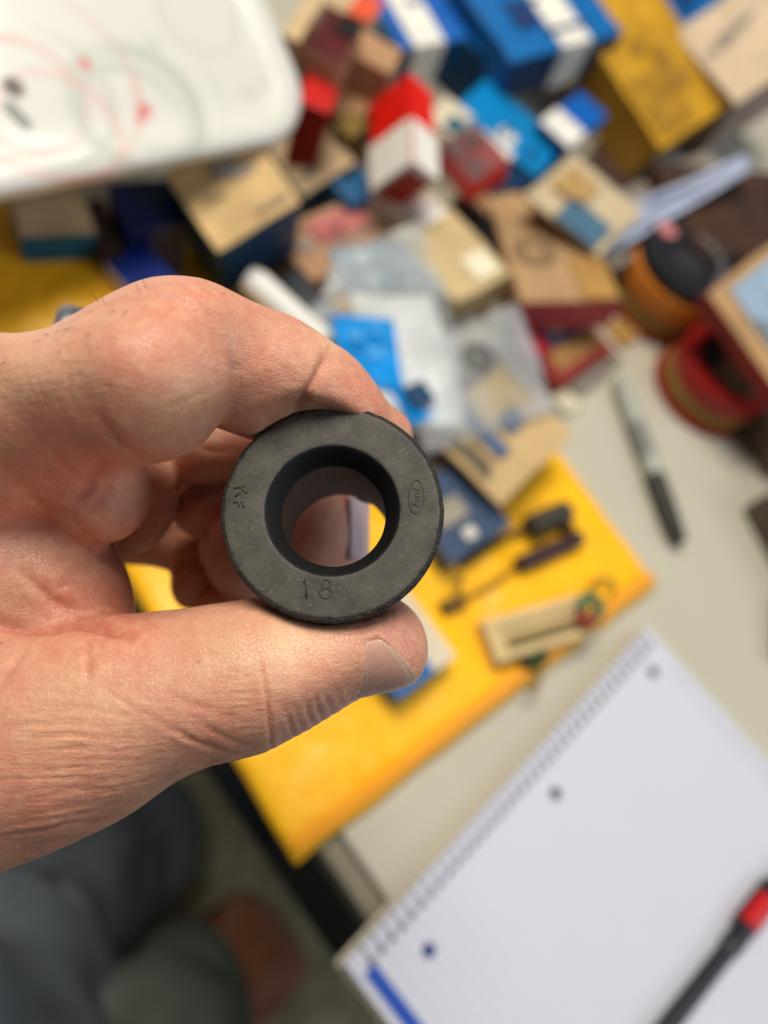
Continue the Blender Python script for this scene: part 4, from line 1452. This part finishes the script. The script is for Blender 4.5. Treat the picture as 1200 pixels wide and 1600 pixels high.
def soften(px, py, rx, ry, n, zmax=168):
    """even out the flesh in one place"""
    global hv
    px_ = 600 + F * hv[:, 0] / hv[:, 2]
    py_ = 800 + F * hv[:, 1] / hv[:, 2]
    g = np.exp(-(((px_ - px) / rx) ** 2 + ((py_ - py) / ry) ** 2) ** 2) * (hv[:, 2] < zmax)
    k = np.where(g > .01)[0]
    on = np.zeros(NV, bool)
    on[k] = True
    e = E_[on[E_[:, 0]] | on[E_[:, 1]]]
    deg = np.maximum(np.bincount(e[:, 0], minlength=NV) + np.bincount(e[:, 1], minlength=NV), 1)
    for _ in range(n):
        av_ = np.stack([np.bincount(e[:, 0], hv[e[:, 1], i], NV) + np.bincount(e[:, 1], hv[e[:, 0], i], NV) for i in range(3)], 1) / deg[:, None]
        hv[k] += (.8 * g[k])[:, None] * (av_[k] - hv[k])


soften(385, 505, 85, 48, 160)
soften(110, 800, 90, 70, 40)
for _ in range(2):
    fit_outline(*zip(*TOP), True)
    fit_outline(*zip(*BOT), False)
HN = vnormals(hv)
ppx = 600 + F * hv[:, 0] / hv[:, 2]
ppy = 800 + F * hv[:, 1] / hv[:, 2]
P2 = np.stack([ppx, ppy], 1)
facing = np.clip(-(HN * hv).sum(1) / np.linalg.norm(hv, axis=1), -1, 1)
near = facing > -.25


def crease(pts, depth, wid, zmax=168, fade=.25, bulge=.35):
    """a fold pressed into the skin along a line, flesh swelling on both sides"""
    sp_ = [tuple(q)[:2] for q in smoothpath([(x, y, 0) for x, y in pts], 5)]
    d, t = dist_poly(P2, sp_)
    m = near & (hv[:, 2] < zmax)
    e = np.clip(np.minimum(t, 1 - t) / fade, 0, 1) ** .7 if fade else 1
    g = np.exp(-(d / wid) ** 2) - bulge * np.exp(-((d - 2.6 * wid) / (1.5 * wid)) ** 2)
    disp[m] -= (depth * g * e)[m]


# finger folds
crease([(514, 545), (500, 578), (482, 612), (455, 650)], .7, 9, 175, .25, .1)
crease([(512, 552), (500, 578), (482, 612), (455, 650)], .28, 2.6, 175, .2, 0)
crease([(150, 640), (185, 690), (228, 712)], .35, 7, 160, .4)
crease([(250, 640), (300, 622), (340, 605)], .10, 3, 160, .4, 0)
# the folded fingers: deep lines between the rolls of flesh
crease([(262, 764), (305, 770), (355, 760)], .6, 8, 240, .3, 0)
crease([(258, 838), (296, 846), (332, 812)], .6, 8, 240, .3, 0)
crease([(316, 850), (320, 885), (338, 918)], .6, 7, 240, .3, 0)
crease([(300, 690), (330, 706), (372, 700)], .35, 5, 240, .4, .3)
crease([(290, 892), (312, 888), (326, 880)], .5, 5, 240, .3, .3)
# web and thumb root
crease([(-20, 975), (60, 985), (130, 978), (215, 996)], .9, 8, 165, .15)
crease([(20, 880), (80, 935), (130, 962), (190, 980)], .5, 8, 165, .3)
crease([(10, 745), (60, 785), (105, 806), (150, 857)], .45, 9, 165, .3, .3)
crease([(168, 716), (142, 756), (108, 800)], .65, 12, 165, .35, .2)
crease([(180, 742), (160, 775), (130, 812)], .4, 9, 165, .35, .2)
crease([(80, 925), (98, 915), (108, 905)], .35, 7, 165, .4)
crease([(80, 705), (100, 728), (118, 745)], .25, 5, 165, .4)
crease([(-10, 1075), (20, 1045), (50, 1005)], .35, 7, 165, .4)
crease([(135, 1005), (138, 1040), (135, 1075)], .30, 5, 165, .4)
# thumb knuckle
crease([(405, 1020), (412, 1060), (420, 1115), (424, 1182)], .55, 2.8, 165, .35, .3)
crease([(395, 1130), (350, 1115), (300, 1100), (262, 1085)], .12, 5, 165, .4)
crease([(360, 1185), (320, 1165), (285, 1145), (270, 1128)], .17, 4.5, 165, .35)
crease([(400, 1172), (350, 1150), (300, 1120)], .14, 4, 165, .35)
for x in (448, 462, 478, 492, 508, 524):
    crease([(x + 14, 1160 - (x - 448) * .62), (x + 5, 1130 - (x - 448) * .55), (x - rng.uniform(0, 8), 1098 - (x - 448) * .4)], rng.uniform(.10, .24), 2.6, 165, .35)
for q in range(5):
    crease([(325 + q * 12, 1008 + q * 9), (330 + q * 13, 1035 + q * 6), (338 + q * 10, 1062 + q * 4)], .12, 3.2, 165, .4)
for q in range(6):
    crease([(350 + q * 3, 1046 + q * 12), (372, 1050 + q * 11), (398, 1044 + q * 13)], .13, 3, 165, .4)
# long loose wrinkles over the heel of the thumb
for q in range(32):
    y0 = 1075 + q * 8.6 + rng.uniform(-5, 5)
    x0 = rng.uniform(-30, 70)
    L_ = rng.uniform(110, 240)
    sl_ = .10 + .05 * rng.uniform(-1, 1) - .22 * (q / 32)
    pts = [(x0 + L_ * t, y0 + sl_ * L_ * t + 26 * (t - .5) ** 2 * 4 * (.2 + .5 * q / 32) - 60 * max(0, t - .55) * (q / 32) + rng.uniform(-2.5, 2.5)) for t in np.linspace(0, 1, 6)]
    crease(pts, rng.uniform(.04, .15), rng.uniform(2.2, 4.2), 170, .45, .5)
for q in range(10):
    x0 = 150 + q * 16
    pts = [(x0 + rng.uniform(-4, 4), 1075 + q * 6), (x0 + 45, 1100 + q * 8 + rng.uniform(-4, 4)), (x0 + 80 + q * 2, 1135 + q * 6)]
    crease(pts, rng.uniform(.04, .11), 3.2, 170, .4, .5)
# crinkles over the big knuckle
for q in range(18):
    x0, y0 = rng.uniform(5, 190), rng.uniform(520, 690)
    a = rng.normal(1.55, .25)
    L_ = rng.uniform(25, 70)
    crease([(x0, y0), (x0 + math.cos(a) * L_ * .5 + rng.uniform(-6, 6), y0 + math.sin(a) * L_ * .5), (x0 + math.cos(a) * L_, y0 + math.sin(a) * L_)], rng.uniform(.03, .09), 2.8, 170, .4, .5)
hv = hv + HN * disp[:, None]
# broad, slow unevenness so that nothing is a perfect tube
lump = np.array([mnoise.noise(Vector((p[0] * .09, p[1] * .09, p[2] * .09))) for p in hv[::1]])
hv = hv + HN * (lump * .45)[:, None]

# thumbnail frame: an axis through the thumb's end segment
na, nb_ = Cm(540, 1034, 149), Cm(612, 1008, 150)
nax = (nb_ - na) / np.linalg.norm(nb_ - na)
tocam = -Cm(590, 1040, 149)
tocam /= np.linalg.norm(tocam)
t0 = tocam - nax * (tocam @ nax)
t0 /= np.linalg.norm(t0)
t1 = np.cross(nax, t0)
if t1[1] < 0:
    t1 = -t1                                # t1 points down in the picture


def nail_s(th):
    """extent along the axis (mm from na) at angle th (deg) round the thumb"""
    u = np.clip((th + 12) / 66, 0, 1)
    lo = 4.7 - 4.6 * u
    hi = 7.3 + 4.2 * np.sin(np.clip(u, 0, 1) * math.pi / 2) ** .8
    return lo, hi


rel = hv - na
sv = rel @ nax
r0, r1 = rel @ t0, rel @ t1
thv = np.degrees(np.arctan2(r1, r0))
lo, hi = nail_s(thv)
rad = np.hypot(r0, r1)
okz = (np.abs(sv) < 30) & (rad < 13)
ins = np.minimum(np.minimum(sv - lo, hi - sv), np.minimum((thv + 12), (128 - thv)) * .14)
dn = np.where(okz, np.where(ins > 0, -.55 * np.clip(ins / .9, 0, 1), .16 * np.exp(-(ins / .8) ** 2) * (ins < 0)), 0)
radial = (r0[:, None] * t0 + r1[:, None] * t1) / np.maximum(rad, .1)[:, None]
hv = hv + radial * dn[:, None]

# skin tints fixed to the hand: pigment and blood, with some highlights and shade painted in
tint = np.tile(np.array([.61, .295, .192]), (NV, 1))
def patch(px, py, r, col, amt, zmax=175, ry=None):
    global tint
    ry = ry or r
    g = amt * np.exp(-(((ppx - px) / r) ** 2 + ((ppy - py) / ry) ** 2)) * (hv[:, 2] < zmax)
    tint = tint * (1 - g[:, None]) + np.array(col) * g[:, None]
PINK, RED_, PALE, OCH, PURP = (.66, .235, .155), (.55, .13, .085), (.76, .48, .29), (.64, .38, .20), (.50, .225, .175)  # PALE also paints highlights on the knuckles and thumb
for a in ((120, 700, 70, PINK, .55), (200, 640, 60, PINK, .5), (270, 600, 60, PALE, .3), (310, 480, 70, PINK, .4), (60, 560, 80, PALE, .25), (265, 660, 40, OCH, .4),
          (420, 600, 70, PINK, .3), (505, 540, 30, PALE, .5), (560, 620, 45, PINK, .5), (600, 650, 25, PINK, .35), (470, 630, 30, OCH, .4),
          (90, 920, 30, RED_, .55), (200, 985, 60, PINK, .6), (130, 965, 70, PINK, .45), (60, 800, 60, PINK, .4), (175, 945, 35, RED_, .35),
          (450, 1000, 60, PALE, .75), (380, 1010, 60, OCH, .45), (620, 980, 45, PURP, .6), (640, 1030, 30, PINK, .4), (590, 960, 35, PURP, .4),
          (300, 1040, 60, PALE, .25), (140, 1050, 18, RED_, .35), (60, 1250, 90, PINK, .45), (250, 1190, 70, PURP, .25), (520, 1110, 40, PURP, .6), (470, 1130, 40, PURP, .45), (100, 1130, 80, OCH, .35),
          (20, 1330, 70, PINK, .3), (30, 690, 70, PINK, .35), (150, 860, 45, PURP, .35), (330, 1150, 60, PINK, .35), (240, 540, 70, PINK, .35), (15, 600, 50, PALE, .3), (170, 1090, 60, PALE, .25)):
    patch(a[0], a[1], a[2], a[3], min(.9, a[4] * 1.35))
for a in ((500, 840, 90, (.62, .27, .19), .6), (350, 850, 60, (.62, .25, .17), .5), (300, 910, 40, (.50, .24, .20), .4)):
    patch(*a, zmax=240)
for a in ((300, 770, 30, (.44, .15, .10), .5), (280, 845, 30, (.44, .15, .10), .5), (225, 830, 30, (.46, .17, .12), .4)):  # shade between the folded fingers painted into the tint
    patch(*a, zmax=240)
for x, y, r, c in ((171, 600, 4.5, (.22, .10, .06)), (310, 1034, 2.2, (.15, .07, .04)), (338, 1022, 2.0, (.15, .07, .04)), (350, 458, 2, (.2, .09, .06)), (512, 542, 2, (.2, .09, .06)), (482, 1015, 2.5, (.25, .12, .07)), (642, 1032, 1.6, (.1, .05, .04))):
    patch(x, y, r, c, .8)
dk = np.clip(-disp / .6, 0, 1)  # shade in the creases painted into the tint
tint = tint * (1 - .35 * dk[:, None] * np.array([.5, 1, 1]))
ridge = np.exp(-(((ppx - 625) / 45) ** 2 + ((ppy - 985) / 45) ** 2)) + np.exp(-(((ppx - 560) / 60) ** 2 + ((ppy - 610) / 50) ** 2))
wrk = np.exp(-(((ppx - 110) / 190) ** 2 + ((ppy - 1190) / 120) ** 2)) + .7 * np.exp(-(((ppx - 430) / 120) ** 2 + ((ppy - 1110) / 70) ** 2)) + .35 * np.exp(-(((ppx - 90) / 130) ** 2 + ((ppy - 600) / 90) ** 2))

me = bpy.data.meshes.new('hand')
me.vertices.add(NV)
vl = hv.copy()
vl[:, 1:] *= -1
me.vertices.foreach_set('co', (vl / 1000).astype(np.float32).ravel())
hq = hq[:, ::-1] if False else hq
me.loops.add(len(hq) * 4)
me.loops.foreach_set('vertex_index', hq.astype(np.int32).ravel())
me.polygons.add(len(hq))
me.polygons.foreach_set('loop_start', np.arange(0, len(hq) * 4, 4, dtype=np.int32))
me.polygons.foreach_set('loop_total', np.full(len(hq), 4, np.int32))
me.polygons.foreach_set('use_smooth', np.ones(len(hq), bool))
me.update(calc_edges=True)
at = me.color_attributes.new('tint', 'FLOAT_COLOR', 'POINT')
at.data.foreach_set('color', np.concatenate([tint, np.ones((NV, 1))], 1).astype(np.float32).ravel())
for nm, arr in (('ridge', ridge), ('wrinkle', wrk)):
    a_ = me.attributes.new(nm, 'FLOAT', 'POINT')
    a_.data.foreach_set('value', np.clip(arr, 0, 1).astype(np.float32))
print('HAND verts', NV, 'faces', len(hq))

skin = bpy.data.materials.new('skin')
skin.use_nodes = True
nt = skin.node_tree
bs = nt.nodes['Principled BSDF']
tc = nt.nodes.new('ShaderNodeTexCoord')
OB = tc.outputs['Object']
av = nt.nodes.new('ShaderNodeAttribute')
av.attribute_name = 'tint'
ar = nt.nodes.new('ShaderNodeAttribute')
ar.attribute_name = 'ridge'
aw = nt.nodes.new('ShaderNodeAttribute')
aw.attribute_name = 'wrinkle'
n1 = noise_node(nt, OB, 130, 5)
n2 = noise_node(nt, OB, 420, 4)
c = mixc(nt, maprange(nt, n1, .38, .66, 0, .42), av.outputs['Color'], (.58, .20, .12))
c = mixc(nt, maprange(nt, n2, .45, .75, 0, .45), c, (.74, .46, .27))
n5 = noise_node(nt, OB, 1300, 3)
c = mixc(nt, maprange(nt, n5, .3, .7, .08, 0), c, (.30, .13, .08))
nt.links.new(c, bs.inputs['Base Color'])
bs.inputs['Subsurface Weight'].default_value = .22
bs.inputs['Subsurface Radius'].default_value = (1, .35, .18)
bs.inputs['Subsurface Scale'].default_value = .0022
bs.inputs['Roughness'].default_value = .46
bs.inputs['Specular IOR Level'].default_value = .42
# relief: skin cells, wrinkles running along the thumb, finger ridges
def mapping(vec, rot, scale):
    m = nt.nodes.new('ShaderNodeMapping')
    m.inputs['Rotation'].default_value = rot
    m.inputs['Scale'].default_value = scale
    nt.links.new(vec, m.inputs[0])
    return m.outputs[0]
def math2(op, a, b):
    m = nt.nodes.new('ShaderNodeMath')
    m.operation = op
    for s, q in zip(m.inputs, (a, b)):
        if hasattr(q, 'is_output'):
            nt.links.new(q, s)
        else:
            s.default_value = q
    return m.outputs[0]
vo = nt.nodes.new('ShaderNodeTexVoronoi')
vo.feature = 'DISTANCE_TO_EDGE'
vo.inputs['Scale'].default_value = 1250
nz_ = nt.nodes.new('ShaderNodeTexNoise')
nz_.inputs['Scale'].default_value = 500
nt.links.new(OB, nz_.inputs['Vector'])
ad = nt.nodes.new('ShaderNodeVectorMath')
ad.operation = 'MULTIPLY_ADD'
nt.links.new(nz_.outputs['Color'], ad.inputs[0])
ad.inputs[1].default_value = (.0012, .0012, .0012)
nt.links.new(OB, ad.inputs[2])
nt.links.new(ad.outputs[0], vo.inputs['Vector'])
cell = maprange(nt, vo.outputs['Distance'], 0, .12, 0, 1)
wr1 = noise_node(nt, mapping(OB, (0, 0, math.radians(8)), (110, 900, 500)), 1, 4, .6)
wr2 = noise_node(nt, mapping(OB, (0, 0, math.radians(75)), (200, 1100, 500)), 1, 3, .6)
wv = nt.nodes.new('ShaderNodeTexWave')
wv.inputs['Scale'].default_value = 640
wv.inputs['Distortion'].default_value = 5
wv.inputs['Detail'].default_value = 1
wv.inputs['Detail Scale'].default_value = .35
nt.links.new(mapping(OB, (0, 0, .35), (1, 1, 1)), wv.inputs['Vector'])
h = math2('MULTIPLY', cell, .10)
h = math2('ADD', h, math2('MULTIPLY', math2('MULTIPLY', wr1, aw.outputs['Fac']), .85))
h = math2('ADD', h, math2('MULTIPLY', wr2, .22))
h = math2('ADD', h, math2('MULTIPLY', n2, .42))
h = math2('ADD', h, math2('MULTIPLY', math2('MULTIPLY', wv.outputs['Fac'], ar.outputs['Fac']), .07))
bp = nt.nodes.new('ShaderNodeBump')
bp.inputs['Strength'].default_value = .95
bp.inputs['Distance'].default_value = .0005
nt.links.new(h, bp.inputs['Height'])
nt.links.new(bp.outputs[0], bs.inputs['Normal'])
rg = maprange(nt, n2, .3, .7, .33, .52)
nt.links.new(rg, bs.inputs['Roughness'])
me.materials.append(skin)

person = empty('person', Matrix.Translation((CAM.x - .1, CAM.y - .3, -.74)), 'person in blue grey trousers and brown shoes holding a black bushing in the left hand', 'person')
pinv = person.matrix_world.inverted()
handob = bpy.data.objects.new('hand', me)
C.objects.link(handob)
handob.parent = person
handob.matrix_local = pinv @ CAMM

# thumbnail: a curved plate seated in its bed
nail_m = bpy.data.materials.new('nail')
nail_m.use_nodes = True
b_ = nail_m.node_tree.nodes['Principled BSDF']
nt = nail_m.node_tree
tc = nt.nodes.new('ShaderNodeTexCoord')
at_ = nt.nodes.new('ShaderNodeAttribute')
at_.attribute_name = 'tint'
nn = noise_node(nt, tc.outputs['Object'], 500, 4)
nt.links.new(mixc(nt, maprange(nt, nn, .35, .7, 0, .3), at_.outputs['Color'], (.62, .40, .32)), b_.inputs['Base Color'])
b_.inputs['Roughness'].default_value = .42
b_.inputs['Specular IOR Level'].default_value = .45
b_.inputs['Subsurface Weight'].default_value = .1
b_.inputs['Subsurface Scale'].default_value = .001
bp = nt.nodes.new('ShaderNodeBump')
bp.inputs['Strength'].default_value = .25
bp.inputs['Distance'].default_value = .0002
nt.links.new(noise_node(nt, tc.outputs['Object'], 900, 3), bp.inputs['Height'])
nt.links.new(bp.outputs[0], b_.inputs['Normal'])
# thumb radius round the axis, read off the hand
nu, nvv = 44, 30
ths = np.linspace(-10, 122, nu)
sel = okz & (sv > -6) & (sv < 16)
V, cols = [], []
for i, t_ in enumerate(ths):
    l_, h_ = (float(q) for q in nail_s(t_))
    wq = math.sin(math.pi * min(1, max(0, (i + .3) / (nu - .4)))) ** .25
    l_ += (1 - wq) * .9
    h_ -= (1 - wq) * .9
    for j in range(nvv):
        s_ = l_ + (h_ + .35 - l_) * j / (nvv - 1)
        m_ = sel & (np.abs(thv - t_) < 14) & (np.abs(sv - s_) < 2.2)
        rr_ = np.median(rad[m_]) if m_.sum() > 3 else 8.3
        V.append((t_, s_, rr_))
A_ = np.array(V).reshape(nu, nvv, 3)
for _ in range(10):                             # smooth radii
    q = A_[:, :, 2]
    p_ = np.pad(q, 1, mode='edge')
    A_[:, :, 2] = (p_[:-2, 1:-1] + p_[2:, 1:-1] + p_[1:-1, :-2] + p_[1:-1, 2:] + 2 * q) / 6
def npt(t_, s_, r_):
    a = math.radians(t_)
    p = na + nax * s_ + (t0 * math.cos(a) + t1 * math.sin(a)) * r_
    return (p[0] / 1000, -p[1] / 1000, -p[2] / 1000)
V, Fc, cols = [], [], []
for lay in (0, 1):
    for i in range(nu):
        for j in range(nvv):
            t_, s_, r_ = A_[i, j]
            u, v_ = i / (nu - 1), j / (nvv - 1)
            edge = min(min(u, 1 - u) * 10, v_ * 6, 1)
            V.append(npt(t_, s_, r_ - .45 + (.30 if lay == 0 else -.25) + .28 * edge * (lay == 0)))
            col = np.array((.46, .235, .17))
            if v_ > .86:
                col = np.array((.50, .33, .225))
            if v_ < .12:
                col = np.array((.50, .30, .23))
            if .45 < v_ < .5 and False:
                col = col * 1.1
            cols.append((*col, 1))
n_ = nu * nvv
for i in range(nu - 1):
    for j in range(nvv - 1):
        a = i * nvv + j
        f = (a, a + 1, a + nvv + 1, a + nvv)
        Fc.append(f)
        Fc.append(tuple(n_ + k for k in reversed(f)))
rim = [j for j in range(nvv - 1)] + [i * nvv + nvv - 1 for i in range(nu - 1)] + [(nu - 1) * nvv + nvv - 1 - j for j in range(nvv - 1)] + [(nu - 1 - i) * nvv for i in range(nu - 1)]
for k in range(len(rim)):
    a, b = rim[k], rim[(k + 1) % len(rim)]
    Fc.append((b, a, n_ + a, n_ + b))
nail = mesh('thumbnail', V, Fc, nail_m, handob, smooth=True)
ca = nail.data.color_attributes.new('tint', 'FLOAT_COLOR', 'POINT')
ca.data.foreach_set('color', np.array(cols, np.float32).ravel())

# nail of the folded middle finger, seen through the bore: wraps the side of that fingertip
V, Fc = [], []
for i in range(13):
    for j in range(9):
        a = math.radians(-55 + 103 * i / 12)
        s_ = -8 + 16 * j / 8
        c_ = Cm(493, 824, 196)
        rn_ = 13.75 - .25 * (abs(i - 6) / 6) ** 4
        V.append(((c_[0] + rn_ * math.cos(a)) / 1000, -(c_[1] + s_) / 1000, -(c_[2] - rn_ * math.sin(a)) / 1000))
for i in range(12):
    for j in range(8):
        a = i * 9 + j
        Fc.append((a, a + 1, a + 10, a + 9))
fnl = mesh('fingernail', V, Fc, M('lilac_nail', (196, 172, 176), .3, .05, 60, .02), handob, smooth=True)
fnl.modifiers.new('thick', 'SOLIDIFY').thickness = .0006

# a few hairs on the knuckle and the wrist
hair_m = M('hair_dark', (52, 34, 24), .45, .1, 40, 0)
tree_pts = hv
def on_hand(px, py, zmax=175):
    m = (np.abs(ppx - px) < 5) & (np.abs(ppy - py) < 5) & near & (hv[:, 2] < zmax)
    if not m.any():
        return None
    k = np.where(m)[0][np.argmin(hv[m][:, 2])]
    return hv[k], HN[k]
V, Fc = [], []
hairs = [((100, 512), (140, 536)), ((102, 512), (95, 540)), ((95, 545), (96, 560)), ((150, 466), (132, 444)), ((177, 480), (180, 512)), ((196, 482), (197, 512)), ((140, 520), (145, 540)), ((72, 520), (80, 538)),
         ((160, 470), (158, 460)), ((182, 525), (180, 536)), ((215, 450), (208, 436)), ((230, 446), (222, 430)), ((342, 1192), (345, 1204)), ((338, 1190), (332, 1204)), ((2, 1000), (4, 1030)), ((60, 530), (62, 550)), ((5, 560), (4, 590))]
for (x0, y0), (x1, y1) in hairs:
    r_ = on_hand(x0, y0)
    if r_ is None:
        continue
    p, n_2 = r_
    e = np.array([(x1 - x0) * p[2] / F, (y1 - y0) * p[2] / F, 0])
    e = e - n_2 * (e @ n_2) * .7
    pts = [p + e * t + n_2 * (.15 + .9 * math.sin(t * 2.0)) * min(1, t * 3 + .2) for t in np.linspace(0, 1, 7)]
    pts = [Vector((q[0] / 1000, -q[1] / 1000, -q[2] / 1000)) for q in pts]
    v, f = sweep(pts, [.00005 * (1.1 - .8 * k / 6) for k in range(7)], 5)
    Fc += [tuple(i + len(V) for i in q) for q in f]
    V += v
ho = mesh('hair', V, Fc, hair_m, handob)
ho['kind'] = 'stuff'

# ring on a finger behind the knuckle
cpt = Cm(110, 541, 196)
ax = Vector((.95, .12, .25)).normalized()
rw = frame(cam_to_world(cpt), *(lambda z_: (lambda x_: (x_, z_.cross(x_), z_))(z_.orthogonal().normalized()))((R3 @ Vector((ax.x, -ax.y, -ax.z))).normalized()))
V, Fc = loft([[(q * math.cos(2 * math.pi * j / 64), q * math.sin(2 * math.pi * j / 64), z) for j in range(64)] for q, z in ((.0098, -.003), (.0104, -.0025), (.0106, 0), (.0104, .0025), (.0098, .003), (.0092, .0025), (.0092, -.0025))], closed=True)
ro = mesh('finger_ring', V, Fc, M('ring_steel', (128, 130, 136), .42, .2, 60, .1, metal=.8), smooth=True, mw=rw)
tag(ro, 'grey metal ring glinting just behind the knuckle of the hand', 'ring')

# ------------------------------------------------------------------ the person's legs and shoes, far below the table edge
trou = M('grey_blue_trousers', (92, 99, 106), .9, .25, 30, .5)
trou2 = M('olive_grey_trousers', (96, 106, 96), .9, .25, 30, .5)
shoe_m = M('brown_leather', (156, 98, 68), .14, .2, 40, .1, coat=.8)


def cloth_tube(name, nodes, m, seed):
    pts = smoothpath([n[0] for n in nodes], 8)
    rs = np.interp(np.linspace(0, 1, len(pts)), np.linspace(0, 1, len(nodes)), [n[1] for n in nodes])
    V, Fc = sweep(pts, [float(r) for r in rs], 40)
    out = []
    for v in V:
        v = Vector(v)
        q = v * 11 + Vector((seed, 0, 0))
        out.append(v + Vector((mnoise.noise(q), mnoise.noise(q + Vector((5, 0, 0))), mnoise.noise(q * Vector((1, 1, 2))))) * .028)
    o = mesh(name, out, Fc, m, smooth=True)
    o.parent = person
    o.matrix_local = pinv
    return o


cloth_tube('trouser_leg', [(W(60, 2200, -.10), .085), (W(150, 1860, -.22), .09), (W(205, 1720, -.36), .092), (W(206, 1690, -.43), .104), (W(216, 1662, -.48), .088), (W(226, 1644, -.53), .103), (W(234, 1632, -.565), .088), (W(242, 1620, -.60), .105), (W(248, 1612, -.63), .098)], trou2, 1)
cloth_tube('trouser_leg', [(W(-240, 1960, -.12), .08), (W(-60, 1660, -.24), .08), (W(60, 1500, -.40), .072), (W(150, 1380, -.55), .07), (W(190, 1320, -.62), .078), (W(205, 1300, -.66), .07)], trou, 4)


def shoe(heel, toe, wid, hgt):
    ex = (toe - heel)
    L_ = ex.length
    ex.normalize()
    ey = Vector((0, 0, 1)).cross(ex)
    rings = []
    for k in range(25):
        t = k / 24
        ww = wid * (.62 + .55 * math.sin(min(1, t * 1.05) * math.pi * .62) - .12 * t) * (1 if t < .8 else math.sqrt(max(.02, 1 - ((t - .8) / .205) ** 2)))
        hh_ = hgt * (1.0 - .55 * t) * (1 if t < .85 else math.sqrt(max(.05, 1 - ((t - .85) / .16) ** 2)))
        ring = []
        for j in range(28):
            a = 2 * math.pi * j / 28
            x, y = math.cos(a), math.sin(a)
            z = y * hh_ / 2 if y > 0 else max(y, -.6) * hh_ / 2
            ring.append(heel + ex * (t * L_) + ey * (x * ww / 2) + Vector((0, 0, .03 + hh_ / 2 + z - .03 * 0)))
        rings.append(ring)
    V, Fc = loft(rings)
    o = mesh('shoe', V, Fc, shoe_m, smooth=True)
    o.parent = person
    o.matrix_local = pinv
    rings = []
    for zz_ in (0, .022):
        r = []
        for k in range(48):
            a = 2 * math.pi * k / 48
            t = .5 + .515 * math.cos(a)
            r.append(heel + ex * (t * L_) + ey * (wid * .53 * math.sin(a) * (.9 + .2 * t)) + Vector((0, 0, zz_ + .001)))
        rings.append(r)
    V, Fc = loft(rings)
    s_ = mesh('sole', V, Fc, M('sole_dark', (40, 34, 30), .7), o)


zf = -.74
shoe(W(285, 1590, zf + .03), W(432, 1428, zf + .03), .128, .125)
shoe(W(190, 1370, zf + .03), W(240, 1240, zf + .03), .105, .12)
# dark bag on the floor
bb = boxbm(.26, .16, .2, .05, 4)
for v in bb.verts:
    v.co += Vector((mnoise.noise(v.co * 9), mnoise.noise(v.co * 9 + Vector((4, 0, 0))), 0)) * .02
p_ = W(25, 1400, zf)
tag(from_bm('bag', bb, M('black_cloth', (24, 26, 30), .8, .3, 40, .4), smooth=True, mw=Matrix.Translation(p_) @ Matrix.Rotation(.6, 4, 'Z')), 'black bag on the floor at the lower left', 'bag')

# every thing's empty stands at the base of its parts
bpy.context.view_layer.update()
for o in list(C.objects):
    if o.type == 'EMPTY' and o.parent is None and o.matrix_world.translation.length < 1e-6:
        pts = [ch.matrix_world @ Vector(b) for ch in o.children for b in ch.bound_box]
        p = Vector((sum(q.x for q in pts) / len(pts), sum(q.y for q in pts) / len(pts), min(q.z for q in pts)))
        for ch in o.children:
            ch.matrix_local = Matrix.Translation(-p) @ ch.matrix_local
        o.location = p
for m in bpy.data.materials:
    if 'nodes' in m:
        del m['nodes']
